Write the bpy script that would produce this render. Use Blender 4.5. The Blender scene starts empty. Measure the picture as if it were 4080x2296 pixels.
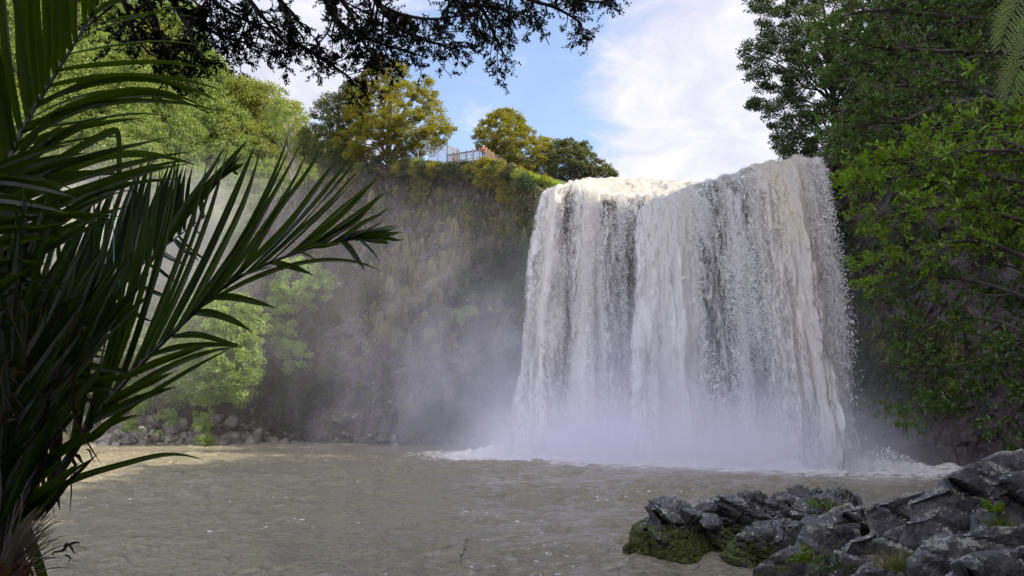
import bpy, bmesh, math, random
import numpy as np
from mathutils import Vector, Matrix, Quaternion

SC = bpy.context.scene
COL = SC.collection
rng = np.random.default_rng(11)
random.seed(11)
R = math.radians

# ------------------------------------------------------------------ camera
CAM = np.array([0.0, 0.0, 5.0])
PITCH = R(9.0)
F = 731.0
def P(px, py, Y):
    """world point on the view ray of a 1024x576 pixel at world depth Y"""
    x = (px - 512) / F
    v = (288 - py) / F
    d = np.array([x, math.cos(PITCH) - v * math.sin(PITCH), math.sin(PITCH) + v * math.cos(PITCH)])
    return CAM + d * (Y / d[1])

cam = bpy.data.cameras.new('camera')
cam.sensor_width = 36.0
cam.lens = 36.0 * F / 1024.0
cam.clip_start = 0.05
cam.clip_end = 6000
co = bpy.data.objects.new('camera', cam)
co.location = CAM
co.rotation_euler = (R(90) + PITCH, 0, 0)
COL.objects.link(co)
SC.camera = co

# ------------------------------------------------------------------ numpy noise
def _hash(ix, iy, iz, seed):
    h = (ix * 374761393 + iy * 668265263 + iz * 1440662683 + seed * 974634541) & 0xffffffff
    h = ((h ^ (h >> 13)) * 1274126177) & 0xffffffff
    h = ((h ^ (h >> 16)) * 2246822519) & 0xffffffff
    return ((h ^ (h >> 15)) & 0xffff) / 32767.5 - 1.0
def vnoise(p, seed=0):
    p = np.asarray(p, float)
    i = np.floor(p).astype(np.int64)
    f = p - i
    f = f * f * f * (f * (f * 6 - 15) + 10)
    out = 0
    for dx in (0, 1):
        wx = f[:, 0] if dx else 1 - f[:, 0]
        for dy in (0, 1):
            wy = f[:, 1] if dy else 1 - f[:, 1]
            for dz in (0, 1):
                wz = f[:, 2] if dz else 1 - f[:, 2]
                out = out + wx * wy * wz * _hash(i[:, 0] + dx, i[:, 1] + dy, i[:, 2] + dz, seed)
    return out
def fbm(p, octv=4, lac=2.03, gain=0.5, seed=0):
    p = np.asarray(p, float)
    a, s, o = 1.0, 0.0, 0
    for k in range(octv):
        o = o + a * vnoise(p, seed + k * 17)
        s += a
        p = p * lac + 13.7
        a *= gain
    return o / s
def cell(p, seed=0):
    """distance to nearest / second nearest feature point, and the nearest cell's random value"""
    p = np.asarray(p, float)
    i = np.floor(p).astype(np.int64)
    rel = np.zeros_like(p); d1 = np.full(len(p), 9.0); d2 = np.full(len(p), 9.0); val = np.zeros(len(p))
    for dx in (-1, 0, 1):
        for dy in (-1, 0, 1):
            for dz in (-1, 0, 1):
                c = i + np.array([dx, dy, dz])
                fp = c + 0.5 + 0.45 * np.stack([_hash(c[:, 0], c[:, 1], c[:, 2], seed + k) for k in (1, 2, 3)], 1)
                d = np.linalg.norm(fp - p, axis=1)
                v = _hash(c[:, 0], c[:, 1], c[:, 2], seed + 9)
                m = d < d1
                d2 = np.where(m, d1, np.minimum(d2, d)); val = np.where(m, v, val); d1 = np.where(m, d, d1); rel[m] = (p - fp)[m]
    cell.rel = rel
    return d1, d2, val
def unit(v):
    v = np.asarray(v, float)
    n = np.linalg.norm(v, axis=-1, keepdims=True)
    return v / np.maximum(n, 1e-9)

# ------------------------------------------------------------------ mesh building
class Acc:
    """collects faces for ONE mesh"""
    def __init__(s):
        s.v = []; s.q = []; s.t = []; s.n = 0
    def add(s, v, quads=None, tris=None):
        v = np.asarray(v, float).reshape(-1, 3)
        if quads is not None and len(quads): s.q.append(np.asarray(quads, np.int64).reshape(-1, 4) + s.n)
        if tris is not None and len(tris): s.t.append(np.asarray(tris, np.int64).reshape(-1, 3) + s.n)
        s.v.append(v); s.n += len(v)
    def mesh(s, name, mat, smooth=False, uv=None):
        v = np.concatenate(s.v) if s.v else np.zeros((0, 3))
        q = np.concatenate(s.q) if s.q else np.zeros((0, 4), np.int64)
        t = np.concatenate(s.t) if s.t else np.zeros((0, 3), np.int64)
        me = bpy.data.meshes.new(name)
        me.vertices.add(len(v)); me.vertices.foreach_set('co', v.ravel().astype(np.float32))
        loops = np.concatenate([q.ravel(), t.ravel()]).astype(np.int32)
        me.loops.add(len(loops)); me.loops.foreach_set('vertex_index', loops)
        tot = np.concatenate([np.full(len(q), 4), np.full(len(t), 3)]).astype(np.int32)
        st = np.concatenate([[0], np.cumsum(tot)[:-1]]).astype(np.int32) if len(tot) else np.zeros(0, np.int32)
        me.polygons.add(len(tot)); me.polygons.foreach_set('loop_start', st); me.polygons.foreach_set('loop_total', tot)
        me.polygons.foreach_set('use_smooth', np.full(len(tot), bool(smooth)))
        if uv is not None:
            lay = me.uv_layers.new(name='UVMap')
            lay.data.foreach_set('uv', uv[loops].ravel().astype(np.float32))
        me.update(calc_edges=True)
        me.validate()
        if mat: me.materials.append(mat)
        return me
    def obj(s, name, mat, parent=None, smooth=False, uv=None):
        return link(name, s.mesh(name, mat, smooth, uv), parent)
def link(name, data, parent=None):
    o = bpy.data.objects.new(name, data); COL.objects.link(o)
    if parent: o.parent = parent
    return o
def tag(o, label=None, cat=None, group=None, kind=None):
    if label: o['label'] = label
    if cat: o['category'] = cat
    if group: o['group'] = group
    if kind: o['kind'] = kind
    return o
def empty(name, loc, label, cat, group=None, rz=0.0):
    o = link(name, None); o.location = loc; o.rotation_euler = (0, 0, rz)
    o.empty_display_size = 0.2
    return tag(o, label, cat, group)
def struct(o, label=None):
    return tag(o, label, None, None, 'structure')
def dup(root, kids, loc, rot, scale, label=None, group=None):
    r = root.copy(); COL.objects.link(r)
    r.location = loc; r.rotation_euler = rot; r.scale = scale
    if label: r['label'] = label
    if group: r['group'] = group
    for ch in kids:
        c = ch.copy(); COL.objects.link(c); c.parent = r
    return r

def grid_quads(nu, nv):
    a = np.arange(nu * nv).reshape(nu, nv)
    return np.stack([a[:-1, :-1], a[1:, :-1], a[1:, 1:], a[:-1, 1:]], -1).reshape(-1, 4)
def tube(acc, pts, rad, n=6, cap=True):
    pts = np.asarray(pts, float); m = len(pts)
    rad = np.broadcast_to(np.asarray(rad, float), (m,))
    tan = unit(np.gradient(pts, axis=0))
    ref = np.array([0.31, 0.17, 0.93]) if abs(tan[0, 2]) < 0.9 else np.array([1.0, 0.1, 0])
    a = unit(np.cross(tan, ref)); b = np.cross(tan, a)
    th = np.arange(n) * 2 * math.pi / n
    ring = pts[:, None, :] + rad[:, None, None] * (np.cos(th)[None, :, None] * a[:, None, :] + np.sin(th)[None, :, None] * b[:, None, :])
    i = np.arange(m - 1)[:, None] * n; j = np.arange(n)[None, :]; k = (j + 1) % n
    q = np.stack([i + j, i + k, i + n + k, i + n + j], -1).reshape(-1, 4)
    v = ring.reshape(-1, 3); tr = []
    if cap:
        v = np.concatenate([v, pts[:1], pts[-1:]])
        c0, c1 = m * n, m * n + 1
        for x in range(n):
            y = (x + 1) % n
            tr += [[c0, y, x], [c1, (m - 1) * n + x, (m - 1) * n + y]]
    acc.add(v, q, tr)
def box(acc, c, s, rz=0.0, rot=None):
    c = np.asarray(c, float); h = np.asarray(s, float) / 2
    v = np.array([[x, y, z] for x in (-1, 1) for y in (-1, 1) for z in (-1, 1)], float) * h
    if rot is None: rot = np.array(Matrix.Rotation(rz, 3, 'Z'))
    v = v @ np.asarray(rot).T + c
    acc.add(v, [[0, 1, 3, 2], [4, 6, 7, 5], [0, 4, 5, 1], [2, 3, 7, 6], [0, 2, 6, 4], [1, 5, 7, 3]])
def beam(acc, a, b, w, h):
    """square bar from a to b"""
    a = np.asarray(a, float); b = np.asarray(b, float); d = b - a
    L = np.linalg.norm(d); x = d / L
    up = np.array([0, 0, 1.0]) if abs(x[2]) < 0.95 else np.array([0, 1.0, 0])
    y = unit(np.cross(up, x)); z = np.cross(x, y)
    box(acc, (a + b) / 2, (L, w, h), rot=np.stack([x, y, z], 1))
def spline(pts, n):
    """Catmull-Rom through pts"""
    p = np.asarray(pts, float)
    p = np.concatenate([[2 * p[0] - p[1]], p, [2 * p[-1] - p[-2]]])
    m = len(p) - 3
    t = np.linspace(0, m - 1e-6, n); i = t.astype(int); f = (t - i)[:, None]
    a, b, c, d = p[i], p[i + 1], p[i + 2], p[i + 3]
    return 0.5 * (2 * b + (c - a) * f + (2 * a - 5 * b + 4 * c - d) * f ** 2 + (3 * b - a - 3 * c + d) * f ** 3)

def leaves(acc, pos, direc, nrm, length, width, fold=0.25):
    """one folded diamond leaf per row; pos = leaf base"""
    n = len(pos)
    if not n: return
    length = np.broadcast_to(np.asarray(length, float), (n,))[:, None]
    width = np.broadcast_to(np.asarray(width, float), (n,))[:, None]
    d = unit(direc); s = unit(np.cross(d, nrm)); u = np.cross(s, d)
    mid = pos + d * length * 0.45
    v = np.stack([pos, mid + s * width * 0.5 + u * width * fold, pos + d * length, mid - s * width * 0.5 + u * width * fold], 1)
    q = np.arange(n * 4).reshape(n, 4)
    acc.add(v.reshape(-1, 3), q)
def rdir(n):
    return unit(rng.normal(size=(n, 3)))

# ------------------------------------------------------------------ materials
def new_mat(name):
    m = bpy.data.materials.new(name); m.use_nodes = True
    nt = m.node_tree; nt.nodes.clear()
    return m, nt
class NT:
    def __init__(s, nt): s.nt = nt
    def n(s, typ, **kw):
        nd = s.nt.nodes.new(typ)
        for k, v in kw.items():
            if k.startswith('i_'):
                key = k[2:]
                key = int(key) if key.isdigit() else key.replace('_', ' ')
                s.set(nd.inputs[key], v)
            else: setattr(nd, k, v)
        return nd
    def set(s, sock, v):
        if isinstance(v, bpy.types.NodeSocket): s.nt.links.new(v, sock)
        elif isinstance(v, bpy.types.Node): s.nt.links.new(v.outputs[0], sock)
        else: sock.default_value = v
    def math(s, op, a, b=None, c=None, clamp=False):
        nd = s.nt.nodes.new('ShaderNodeMath'); nd.operation = op; nd.use_clamp = clamp
        for i, x in enumerate((a, b, c)):
            if x is not None: s.set(nd.inputs[i], x)
        return nd.outputs[0]
    def vmath(s, op, a, b=None):
        nd = s.nt.nodes.new('ShaderNodeVectorMath'); nd.operation = op
        s.set(nd.inputs[0], a)
        if b is not None: s.set(nd.inputs[1], b)
        return nd
    def mix(s, fac, a, b):
        nd = s.nt.nodes.new('ShaderNodeMix'); nd.data_type = 'RGBA'
        s.set(nd.inputs['Factor'], fac); s.set(nd.inputs[6], a); s.set(nd.inputs[7], b)
        return nd.outputs[2]
    def ramp(s, fac, lo, hi, a=0.0, b=1.0):
        nd = s.nt.nodes.new('ShaderNodeMapRange'); nd.interpolation_type = 'SMOOTHSTEP'
        for i, x in enumerate((fac, lo, hi, a, b)): s.set(nd.inputs[i], x)
        return nd.outputs[0]
    def noise(s, vec, scale, detail=4.0, rough=0.55, dist=0.0):
        nd = s.nt.nodes.new('ShaderNodeTexNoise')
        if vec is not None: s.set(nd.inputs['Vector'], vec)
        nd.inputs['Scale'].default_value = scale; nd.inputs['Detail'].default_value = detail
        nd.inputs['Roughness'].default_value = rough; nd.inputs['Distortion'].default_value = dist
        return nd.outputs['Fac']
    def scale(s, vec, xyz):
        nd = s.nt.nodes.new('ShaderNodeMapping'); s.set(nd.inputs['Vector'], vec)
        nd.inputs['Scale'].default_value = xyz
        return nd.outputs[0]
def c4(c): return (c[0], c[1], c[2], 1.0)

def leaf_mat(name, ca, cb, transl=0.35, rough=0.45, spec=0.35, tcol=None, nscale=0.35, spots=None):
    m, nt = new_mat(name); g = NT(nt)
    geo = g.n('ShaderNodeNewGeometry')
    col = g.mix(geo.outputs['Random Per Island'], c4(ca), c4(cb))
    if spots: col = g.mix(g.ramp(g.noise(geo.outputs['Position'], 5.0, 5.0, 0.7), 0.60, 0.68), col, c4(spots))
    nz = g.noise(geo.outputs['Position'], nscale, 2.0)
    k = g.ramp(nz, 0.3, 0.7, 0.72, 1.25)
    hs = g.n('ShaderNodeHueSaturation', i_Color=col, i_Value=k)
    p = g.n('ShaderNodeBsdfPrincipled', i_Base_Color=hs.outputs[0], i_Roughness=rough)
    p.inputs['Specular IOR Level'].default_value = spec
    tc = tcol or (min(1, ca[0] * 1.5 + cb[0] * .6), min(1, ca[1] * 1.6 + cb[1] * .6), (ca[2] + cb[2]) * .35)
    t = g.n('ShaderNodeBsdfTranslucent', i_Color=c4(tc))
    mx = g.n('ShaderNodeMixShader', i_0=transl, i_1=p.outputs[0], i_2=t.outputs[0])
    out = g.n('ShaderNodeOutputMaterial', i_Surface=mx.outputs[0])
    return m
def bark_mat(name, ca, cb, scale=6.0):
    m, nt = new_mat(name); g = NT(nt)
    geo = g.n('ShaderNodeNewGeometry')
    v = g.scale(geo.outputs['Position'], (1, 1, 0.3))
    nz = g.noise(v, scale, 6.0, 0.65)
    col = g.mix(g.ramp(nz, 0.3, 0.7), c4(ca), c4(cb))
    b = g.n('ShaderNodeBump', i_Strength=0.6, i_Distance=0.03, i_Height=nz)
    p = g.n('ShaderNodeBsdfPrincipled', i_Base_Color=col, i_Roughness=0.85, i_Normal=b.outputs[0])
    g.n('ShaderNodeOutputMaterial', i_Surface=p.outputs[0])
    return m
def plain_mat(name, c, rough=0.7, var=0.25, scale=3.0, transl=0.0):
    m, nt = new_mat(name); g = NT(nt)
    geo = g.n('ShaderNodeNewGeometry')
    nz = g.noise(geo.outputs['Position'], scale, 5.0, 0.6)
    k = g.ramp(nz, 0.25, 0.75, 1 - var, 1 + var)
    hs = g.n('ShaderNodeHueSaturation', i_Color=c4(c), i_Value=k)
    p = g.n('ShaderNodeBsdfPrincipled', i_Base_Color=hs.outputs[0], i_Roughness=rough)
    sh = p.outputs[0]
    if transl:
        t = g.n('ShaderNodeBsdfTranslucent', i_Color=c4(c))
        sh = g.n('ShaderNodeMixShader', i_0=transl, i_1=sh, i_2=t.outputs[0]).outputs[0]
    g.n('ShaderNodeOutputMaterial', i_Surface=sh)
    return m
def rock_mat(name, dark, light, moss=None, moss_amt=0.5, lichen=0.0, scale=1.0, wet=0.5, mosszone=None, bumpd=0.06):
    m, nt = new_mat(name); g = NT(nt)
    geo = g.n('ShaderNodeNewGeometry'); pos = geo.outputs['Position']
    n1 = g.noise(pos, 0.7 * scale, 6.0, 0.62); n2 = g.noise(pos, 5.0 * scale, 6.0, 0.65)
    mixv = g.math('ADD', g.math('MULTIPLY', n1, 0.55), g.math('MULTIPLY', n2, 0.45))
    col = g.mix(g.ramp(mixv, 0.36, 0.66), c4(dark), c4(light))
    sep = g.n('ShaderNodeSeparateXYZ', i_0=geo.outputs['Normal']); nz = sep.outputs['Z']
    rough = wet
    if lichen:
        lv = g.noise(pos, 2.3 * scale, 7.0, 0.75)
        lv2 = g.noise(pos, 13.0 * scale, 4.0, 0.6)
        up = g.ramp(nz, -0.1, 0.6, 0.0, 0.10)
        lm = g.ramp(g.math('ADD', g.math('ADD', g.math('MULTIPLY', lv, 0.62), g.math('MULTIPLY', lv2, 0.38)), up), 0.635 - 0.1 * lichen, 0.665 - 0.1 * lichen)
        lc = g.mix(g.noise(pos, 9.0, 3.0), (0.2, 0.2, 0.17, 1), (0.34, 0.34, 0.29, 1))
        col = g.mix(lm, col, lc)
    if moss:
        mv = g.noise(pos, 1.6 * scale, 6.0, 0.7)
        mv = g.math('ADD', mv, g.ramp(nz, -0.4, 0.8, -0.06, 0.12))
        if mosszone:
            z = g.n('ShaderNodeSeparateXYZ', i_0=pos)
            zx = g.ramp(z.outputs['X'], mosszone[0], mosszone[1], 1.0, 0.0)
            zz = g.ramp(z.outputs['Z'], mosszone[2], mosszone[3], 1.0, 0.0)
            if len(mosszone) > 4: zz = g.math('MULTIPLY', zz, g.ramp(z.outputs['Z'], mosszone[4], mosszone[5]))
            mv = g.math('ADD', mv, g.math('MULTIPLY_ADD', g.math('MULTIPLY', zx, zz), 0.5, -0.32))
        mm = g.ramp(mv, 0.62 - 0.25 * moss_amt, 0.70 - 0.25 * moss_amt)
        mc = g.mix(g.ramp(g.noise(pos, 9.0 * scale, 6.0, 0.8), 0.36, 0.64), c4([x * 0.35 for x in moss]), c4([moss[0] * 2.4, moss[1] * 2.0, moss[2]]))
        col = g.mix(mm, col, mc)
        rough = g.math('MULTIPLY_ADD', mm, 0.4, wet)
    b = g.n('ShaderNodeBump', i_Strength=0.9, i_Distance=bumpd, i_Height=g.math('ADD', n2, g.math('MULTIPLY', g.noise(pos, 22.0 * scale, 5.0, 0.7), 0.45)))
    p = g.n('ShaderNodeBsdfPrincipled', i_Base_Color=col, i_Roughness=rough, i_Normal=b.outputs[0])
    p.inputs['Specular IOR Level'].default_value = 0.45
    g.n('ShaderNodeOutputMaterial', i_Surface=p.outputs[0])
    return m

M = {}
M['hill_leaf'] = leaf_mat('hill_leaf', (0.11, 0.155, 0.04), (0.21, 0.25, 0.085), 0.45, nscale=0.12)
M['hill_gold'] = leaf_mat('hill_gold', (0.12, 0.15, 0.035), (0.21, 0.21, 0.055), 0.45, nscale=0.12)
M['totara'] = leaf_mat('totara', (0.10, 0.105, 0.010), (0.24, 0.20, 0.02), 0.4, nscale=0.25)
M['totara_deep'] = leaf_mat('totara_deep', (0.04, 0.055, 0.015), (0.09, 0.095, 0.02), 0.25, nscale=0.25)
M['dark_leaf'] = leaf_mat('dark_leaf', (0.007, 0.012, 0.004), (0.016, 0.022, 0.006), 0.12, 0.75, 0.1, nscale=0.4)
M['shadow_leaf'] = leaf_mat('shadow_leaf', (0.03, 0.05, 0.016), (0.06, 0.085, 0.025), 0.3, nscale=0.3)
M['karaka'] = leaf_mat('karaka', (0.035, 0.07, 0.012), (0.09, 0.15, 0.02), 0.4, 0.28, 0.5, nscale=0.5)
M['bright_leaf'] = leaf_mat('bright_leaf', (0.06, 0.12, 0.008), (0.20, 0.28, 0.018), 0.5, 0.35, 0.5, nscale=0.6)
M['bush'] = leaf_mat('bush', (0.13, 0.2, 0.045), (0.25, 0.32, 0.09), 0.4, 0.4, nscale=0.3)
M['flax'] = leaf_mat('flax', (0.07, 0.075, 0.025), (0.20, 0.17, 0.075), 0.3, 0.5, nscale=0.3)
M['flax_green'] = leaf_mat('flax_green', (0.05, 0.07, 0.018), (0.15, 0.16, 0.04), 0.3, 0.5, nscale=0.3)
M['grass'] = leaf_mat('grass', (0.14, 0.2, 0.02), (0.22, 0.26, 0.04), 0.5, 0.5, nscale=0.4)
M['dry_grass'] = leaf_mat('dry_grass', (0.2, 0.16, 0.07), (0.28, 0.23, 0.11), 0.3, 0.6, nscale=0.4)
M['brink_ivy'] = leaf_mat('brink_ivy', (0.035, 0.065, 0.015), (0.10, 0.145, 0.03), 0.35, 0.45, 0.3, nscale=0.3)
M['dry_stem'] = leaf_mat('dry_stem', (0.06, 0.05, 0.03), (0.13, 0.105, 0.065), 0.2, 0.7, 0.1, nscale=0.4)
M['cliff_leaf'] = leaf_mat('cliff_leaf', (0.022, 0.032, 0.013), (0.068, 0.075, 0.026), 0.3, 0.6, nscale=0.2)
M['palm'] = leaf_mat('palm', (0.010, 0.022, 0.004), (0.02, 0.036, 0.006), 0.42, 0.3, 0.4, spots=(0.06, 0.04, 0.012), tcol=(0.12, 0.20, 0.006), nscale=1.2)
M['palm_back'] = leaf_mat('palm_back', (0.03, 0.05, 0.02), (0.05, 0.07, 0.03), 0.15, 0.2, 0.9, nscale=1.2)
M['palm_dead'] = leaf_mat('palm_dead', (0.03, 0.022, 0.012), (0.075, 0.055, 0.03), 0.1, 0.6, 0.2, nscale=2)
M['palm_flower'] = leaf_mat('palm_flower', (0.2, 0.16, 0.19), (0.36, 0.3, 0.32), 0.25, 0.6, 0.2, nscale=2)
M['palm_rib'] = plain_mat('palm_rib', (0.02, 0.025, 0.01), 0.4, 0.3, 9)
M['palm_orange'] = plain_mat('palm_orange', (0.12, 0.05, 0.015), 0.7, 0.4, 12)
M['fern'] = leaf_mat('fern', (0.28, 0.36, 0.2), (0.40, 0.46, 0.3), 0.4, 0.5, 0.3, nscale=2)
M['bark_dark'] = bark_mat('bark_dark', (0.018, 0.014, 0.012), (0.05, 0.04, 0.035))
M['bark'] = bark_mat('bark', (0.06, 0.05, 0.04), (0.14, 0.12, 0.095))
M['bark_pale'] = bark_mat('bark_pale', (0.25, 0.22, 0.17), (0.42, 0.38, 0.3), 3)
M['cliff'] = rock_mat('cliff', (0.018, 0.015, 0.017), (0.11, 0.095, 0.095), (0.035, 0.05, 0.012), 0.35, 0.25, 0.45, 0.65, bumpd=0.25)
M['cliff_right'] = rock_mat('cliff_right', (0.012, 0.010, 0.011), (0.075, 0.062, 0.06), (0.055, 0.075, 0.01), 0.55, 0.0, 0.6, 0.55, mosszone=(35.0, 40.0, 9.0, 15.0, 2.5, 5.0), bumpd=0.25)
M['rubble'] = rock_mat('rubble', (0.06, 0.052, 0.046), (0.24, 0.21, 0.175), None, 0, 0.1, 1.0, 0.8)
M['outcrop'] = rock_mat('outcrop', (0.014, 0.013, 0.016), (0.08, 0.077, 0.084), (0.026, 0.037, 0.006), 0.33, 0.12, 1.1, 0.36, mosszone=(8.5, 12.0, 0.5, 1.5), bumpd=0.05)
M['slab'] = rock_mat('slab', (0.02, 0.019, 0.022), (0.125, 0.12, 0.128), (0.04, 0.055, 0.01), 0.05, 0.3, 1.2, 0.4, mosszone=(7.0, 9.0, 0.6, 1.6), bumpd=0.05)
M['soil'] = plain_mat('soil', (0.05, 0.045, 0.025), 0.95, 0.4, 0.6)
M['wood'] = plain_mat('wood', (0.24, 0.17, 0.09), 0.75, 0.3, 5)
M['wood_grey'] = plain_mat('wood_grey', (0.15, 0.135, 0.115), 0.8, 0.25, 5)
M['steel'] = plain_mat('steel', (0.2, 0.2, 0.2), 0.5, 0.1, 3)
# ================================================================== light and sky
SUN_AZ, SUN_EL = R(101), R(38)
sun_dir = Vector((math.sin(SUN_AZ) * math.cos(SUN_EL), math.cos(SUN_AZ) * math.cos(SUN_EL), math.sin(SUN_EL)))
sl = bpy.data.lights.new('sun', 'SUN'); sl.energy = 5.0; sl.angle = R(0.5); sl.color = (1.0, 0.88, 0.66)
so = bpy.data.objects.new('sun', sl); so.rotation_euler = sun_dir.to_track_quat('Z', 'Y').to_euler(); so.location = sun_dir * 300
COL.objects.link(so)
W = bpy.data.worlds.new('World'); SC.world = W; W.use_nodes = True
W.node_tree.nodes.clear(); g = NT(W.node_tree)
sky = g.n('ShaderNodeTexSky', sky_type='NISHITA', sun_disc=False, sun_elevation=SUN_EL, sun_rotation=SUN_AZ, air_density=1.0, dust_density=0.6, ozone_density=2.2)
tc = g.n('ShaderNodeTexCoord')
sp = g.n('ShaderNodeSeparateXYZ', i_0=tc.outputs['Generated'])
zc = g.math('MAXIMUM', sp.outputs['Z'], 0.03)
zz = g.math('ADD', zc, 0.22)
cx = g.math('DIVIDE', sp.outputs['X'], zz); cy = g.math('DIVIDE', sp.outputs['Y'], zz)
cv = g.n('ShaderNodeCombineXYZ', i_X=cx, i_Y=cy, i_Z=0.37)
warp = g.noise(cv.outputs[0], 1.6, 3.0)
n1 = g.noise(cv.outputs[0], 1.35, 8.0, 0.6, 0.5)
n2 = g.noise(cv.outputs[0], 4.6, 7.0, 0.62, 0.8)
# more cloud low over the falls and towards the hill, a blue gap above the big tree
az = g.math('DIVIDE', sp.outputs['X'], g.math('MAXIMUM', sp.outputs['Y'], 0.05))
def blob(a0, z0, wa, wz, amp):
    da = g.math('DIVIDE', g.math('SUBTRACT', az, a0), wa); dz = g.math('DIVIDE', g.math('SUBTRACT', sp.outputs['Z'], z0), wz)
    r2 = g.math('ADD', g.math('MULTIPLY', da, da), g.math('MULTIPLY', dz, dz))
    return g.math('MULTIPLY', g.math('POWER', 2.718, g.math('MULTIPLY', r2, -1.0)), amp)
bias = blob(0.27, 0.36, 0.17, 0.12, 0.26)
for b in (blob(0.42, 0.50, 0.2, 0.1, 0.22), blob(-0.33, 0.42, 0.16, 0.12, 0.24), blob(0.0, 0.50, 0.12, 0.15, -0.13), blob(0.06, 0.38, 0.07, 0.06, -0.06), blob(0.3, 0.24, 0.3, 0.08, 0.12)):
    bias = g.math('ADD', bias, b)
cm = g.math('ADD', g.math('ADD', g.math('MULTIPLY', n1, 0.5), g.math('MULTIPLY', n2, 0.5)), bias)
mask = g.math('MAXIMUM', g.ramp(cm, 0.41, 0.70), 0.18)
shade = g.ramp(n2, 0.3, 0.75, 0.82, 1.06)
# thick unseen cloud added behind the viewpoint, extra bright to fill the shade
behind = g.ramp(sp.outputs['Y'], -0.35, 0.1, 1.0, 0.0)
mask = g.math('MAXIMUM', mask, behind)
shade = g.math('MULTIPLY', shade, g.math('MULTIPLY_ADD', behind, 1.9, 1.0))
CLOUD = 3.45
skyc = g.n('ShaderNodeMix'); skyc.data_type = 'RGBA'
g.set(skyc.inputs[6], sky.outputs[0])
cl = g.n('ShaderNodeCombineColor')
for k, f in (('Red', 0.98), ('Green', 0.955), ('Blue', 1.1)):
    g.set(cl.inputs[k], g.math('MULTIPLY', shade, CLOUD * f))
g.set(skyc.inputs[7], cl.outputs[0]); g.set(skyc.inputs['Factor'], g.math('MULTIPLY', mask, 0.93))
bg = g.n('ShaderNodeBackground', i_Color=skyc.outputs[2], i_Strength=0.15)
g.n('ShaderNodeOutputWorld', i_Surface=bg.outputs[0])

vs = SC.view_settings
vs.view_transform = 'Standard'; vs.look = 'None'; vs.exposure = 1.0; vs.gamma = 1.0; vs.use_curve_mapping = False
cy_ = SC.cycles
cy_.use_denoising = True
cy_.max_bounces = 8; cy_.diffuse_bounces = 3; cy_.glossy_bounces = 3; cy_.transmission_bounces = 4
cy_.transparent_max_bounces = 24; cy_.volume_bounces = 4
cy_.volume_step_rate = 1.0; cy_.volume_max_steps = 256
cy_.sample_clamp_indirect = 4.0
cy_.use_adaptive_sampling = True; cy_.adaptive_threshold = 0.02

def PYZ(Y, z):
    return 288 - F * math.tan(math.atan((z - 5) / Y) - PITCH)

# ================================================================== ground
def ground_height(x, y):
    bank = 3.25 - 4.9 * np.clip((y - 2.5) / 12.0, 0, 1) ** 0.9
    far = np.clip((y - 118) / 30, 0, 1) * 24
    side = np.clip((np.abs(x + 5) - 75) / 30, 0, 1) * 24
    rb = np.clip((x - 0.72 * np.maximum(y, 0) - 3.0) / 8, 0, 1) * 6.5
    return np.maximum(np.where(y < 60, bank, -1.7), np.maximum(np.maximum(far, side), rb * (y > 4) * (y < 60)) - 1.7)
gx = np.concatenate([[-400, -300, -200, -160], np.linspace(-120, 120, 81), [160, 200, 300, 400]])
gy = np.concatenate([[-130, -100, -80, -60], np.linspace(-40, 20, 41), np.linspace(25, 160, 40), [180, 220, 300, 400]])
X, Y = np.meshgrid(gx, gy, indexing='ij')
Z = ground_height(X, Y)
v = np.stack([X, Y, Z], -1).reshape(-1, 3)
v[:, 2] += 0.25 * fbm(v * 0.35, 3, seed=5) * (np.abs(v[:, 0]) < 100)
a = Acc(); a.add(v, grid_quads(len(gx), len(gy)))
struct(a.obj('ground', M['soil'], smooth=True), 'dark earthy river bank and stream bed around the pool')

# ================================================================== pool water
FALL_L = np.array([-0.5, 74.5]); FALL_R = np.array([27.5, 59.5])
def dist_fall(x, y):
    p = np.stack([x, y], -1); d = FALL_R - FALL_L; L2 = d @ d
    t = np.clip(((p - FALL_L) @ d) / L2, 0, 1)
    return np.linalg.norm(p - (FALL_L + t[:, None] * d), axis=1)
wx = np.arange(-95, 75.01, 0.26); wy = np.arange(7, 112.01, 0.22)
X, Y = np.meshgrid(wx, wy, indexing='ij'); x = X.ravel(); y = Y.ravel()
df = dist_fall(x, y)
amp = 0.21 + 0.16 * np.exp(-df / 12)
h = np.zeros(len(x))
wrp = fbm(np.stack([x * 0.08, y * 0.08, 0 * x], 1), 2, seed=31) * 2.2
for k, (lam, ang, am) in enumerate([(3.6, -0.9, .32), (2.3, -1.35, .34), (1.7, -0.5, .24), (1.3, -1.9, .22), (5.5, -1.1, .6), (9.0, -1.35, .7)]):
    ph = (x * math.cos(ang) + y * math.sin(ang)) * 2 * math.pi / lam + wrp * (2.4 + k)
    h += am * (1 - np.abs(np.sin(ph / 2)) * 1.6)
nz = fbm(np.stack([x * 0.9, y * 1.1, 0 * x], 1), 4, seed=33)
patch = np.clip(0.55 + 0.9 * fbm(np.stack([x * 0.11, y * 0.16, 0 * x], 1), 2, seed=35), 0.12, 1.5)
h = (h * 0.8 * patch + nz * 1.9 * patch) * amp
h += np.where(df < 7, (1 - df / 7), 0) * 0.35 * (0.6 + fbm(np.stack([x * 0.5, y * 0.5, 0 * x + 4], 1), 3, seed=38))
a = Acc(); a.add(np.stack([x, y, h], 1), grid_quads(len(wx), len(wy)))
m, nt = new_mat('water'); g = NT(nt)
geo = g.n('ShaderNodeNewGeometry'); pos = geo.outputs['Position']
sep = g.n('ShaderNodeSeparateXYZ', i_0=pos)
f1 = g.noise(g.scale(pos, (1.0, 1.5, 1)), 1.15, 6.0, 0.7, 1.2)
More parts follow.
